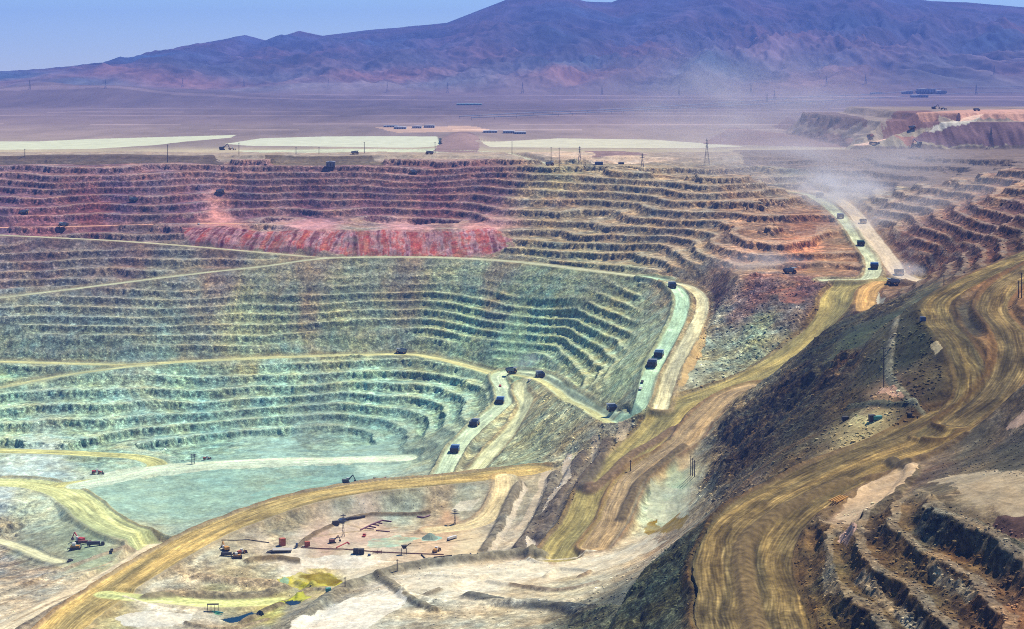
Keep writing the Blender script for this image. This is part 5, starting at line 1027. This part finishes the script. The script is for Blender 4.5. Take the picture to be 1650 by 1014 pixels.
# --- dust raised by the trucks: closed cloud volumes resting over the lanes
def dust(px, py, sx, sy, sz, dens, dz, rz=0.0, seed=1, foot=None):
    X, Y, z = ground(px, py) if foot is None else (*unproj(px, py), 0)
    bm = bmesh.new(); bmesh.ops.create_icosphere(bm, subdivisions=4, radius=1)
    for v in bm.verts:
        c = v.co; k = 1 + .22 * float(pn(np.array([c.x * 1.7 + seed]), np.array([c.y * 1.7 + c.z * 1.3]), seed)[0]); v.co = (c.x * k * sx, c.y * k * sy, c.z * k * sz)
    me = bpy.data.meshes.new('dust_cloud'); bm.to_mesh(me); bm.free(); o = link(bpy.data.objects.new('dust_cloud', me)); o.location = (X, Y, z + dz); o.rotation_euler = (0, 0, rz); o['kind'] = 'stuff'
    m = bpy.data.materials.new('dust'); m.use_nodes = True; n = m.node_tree.nodes; l = m.node_tree.links; n.remove(n['Principled BSDF'])
    pv = n.new('ShaderNodeVolumePrincipled'); pv.inputs['Color'].default_value = (.86, .86, .88, 1)
    tc = n.new('ShaderNodeTexCoord'); mp = n.new('ShaderNodeMapping'); mp.inputs['Scale'].default_value = (1 / sx, 1 / sy, 1 / sz); l.new(tc.outputs['Object'], mp.inputs['Vector'])
    ln = n.new('ShaderNodeVectorMath'); ln.operation = 'LENGTH'; l.new(mp.outputs[0], ln.inputs[0])
    fo = n.new('ShaderNodeMapRange'); fo.inputs[1].default_value = .95; fo.inputs[2].default_value = .1; fo.inputs[3].default_value = 0; fo.inputs[4].default_value = 1; fo.interpolation_type = 'SMOOTHSTEP'; l.new(ln.outputs['Value'], fo.inputs[0])
    no = n.new('ShaderNodeTexNoise'); no.inputs['Scale'].default_value = 2.2; no.inputs['Detail'].default_value = 4; l.new(mp.outputs[0], no.inputs['Vector'])
    nr = n.new('ShaderNodeMapRange'); nr.inputs[1].default_value = .38; nr.inputs[2].default_value = .68; l.new(no.outputs[0], nr.inputs[0])
    mu = n.new('ShaderNodeMath'); mu.operation = 'MULTIPLY'; l.new(fo.outputs[0], mu.inputs[0]); l.new(nr.outputs[0], mu.inputs[1])
    m2 = n.new('ShaderNodeMath'); m2.operation = 'MULTIPLY'; m2.inputs[1].default_value = dens; l.new(mu.outputs[0], m2.inputs[0]); l.new(m2.outputs[0], pv.inputs['Density'])
    l.new(pv.outputs[0], n['Material Output'].inputs['Volume']); me.materials.append(m); return o
dust(1350, 335, 90, 150, 45, .030, 26, .2, 1)
dust(1385, 372, 50, 130, 34, .012, 16, .3, 2)
dust(1458, 450, 30, 36, 18, .05, 9, 0, 3)
dust(1225, 436, 90, 40, 22, .022, 10, 0, 4)
dust(1190, 262, 320, 420, 170, .0022, 90, .3, 5)
dust(1330, 310, 300, 330, 85, .0042, 45, .4, 7)
dust(1500, 350, 190, 240, 60, .0030, 30, .4, 8)
dust(852, 594, 34, 30, 18, .022, 9, 0, 6)

# ------------------------------------------------------------------ air
def box_mesh(name, x0, x1, y0, y1, z0, z1):
    me = bpy.data.meshes.new(name); v = [(x, y, z) for z in (z0, z1) for y in (y0, y1) for x in (x0, x1)]
    me.from_pydata(v, [], [(0, 2, 3, 1), (4, 5, 7, 6), (0, 1, 5, 4), (2, 6, 7, 3), (0, 4, 6, 2), (1, 3, 7, 5)]); return me
hz = link(bpy.data.objects.new('haze', box_mesh('haze', -10800, 10800, -300, 22500, float(Z.min()) - 1, max(float(Z.max()), 0) + 60)))
hz['kind'] = 'stuff'
mh = bpy.data.materials.new('haze_air'); mh.use_nodes = True; n = mh.node_tree.nodes; n.remove(n['Principled BSDF'])
pv = n.new('ShaderNodeVolumePrincipled'); pv.inputs['Color'].default_value = (.21, .36, 1, 1); pv.inputs['Density'].default_value = 5.0e-5; pv.inputs['Anisotropy'].default_value = .0
mh.node_tree.links.new(pv.outputs[0], n['Material Output'].inputs['Volume']); hz.data.materials.append(mh)
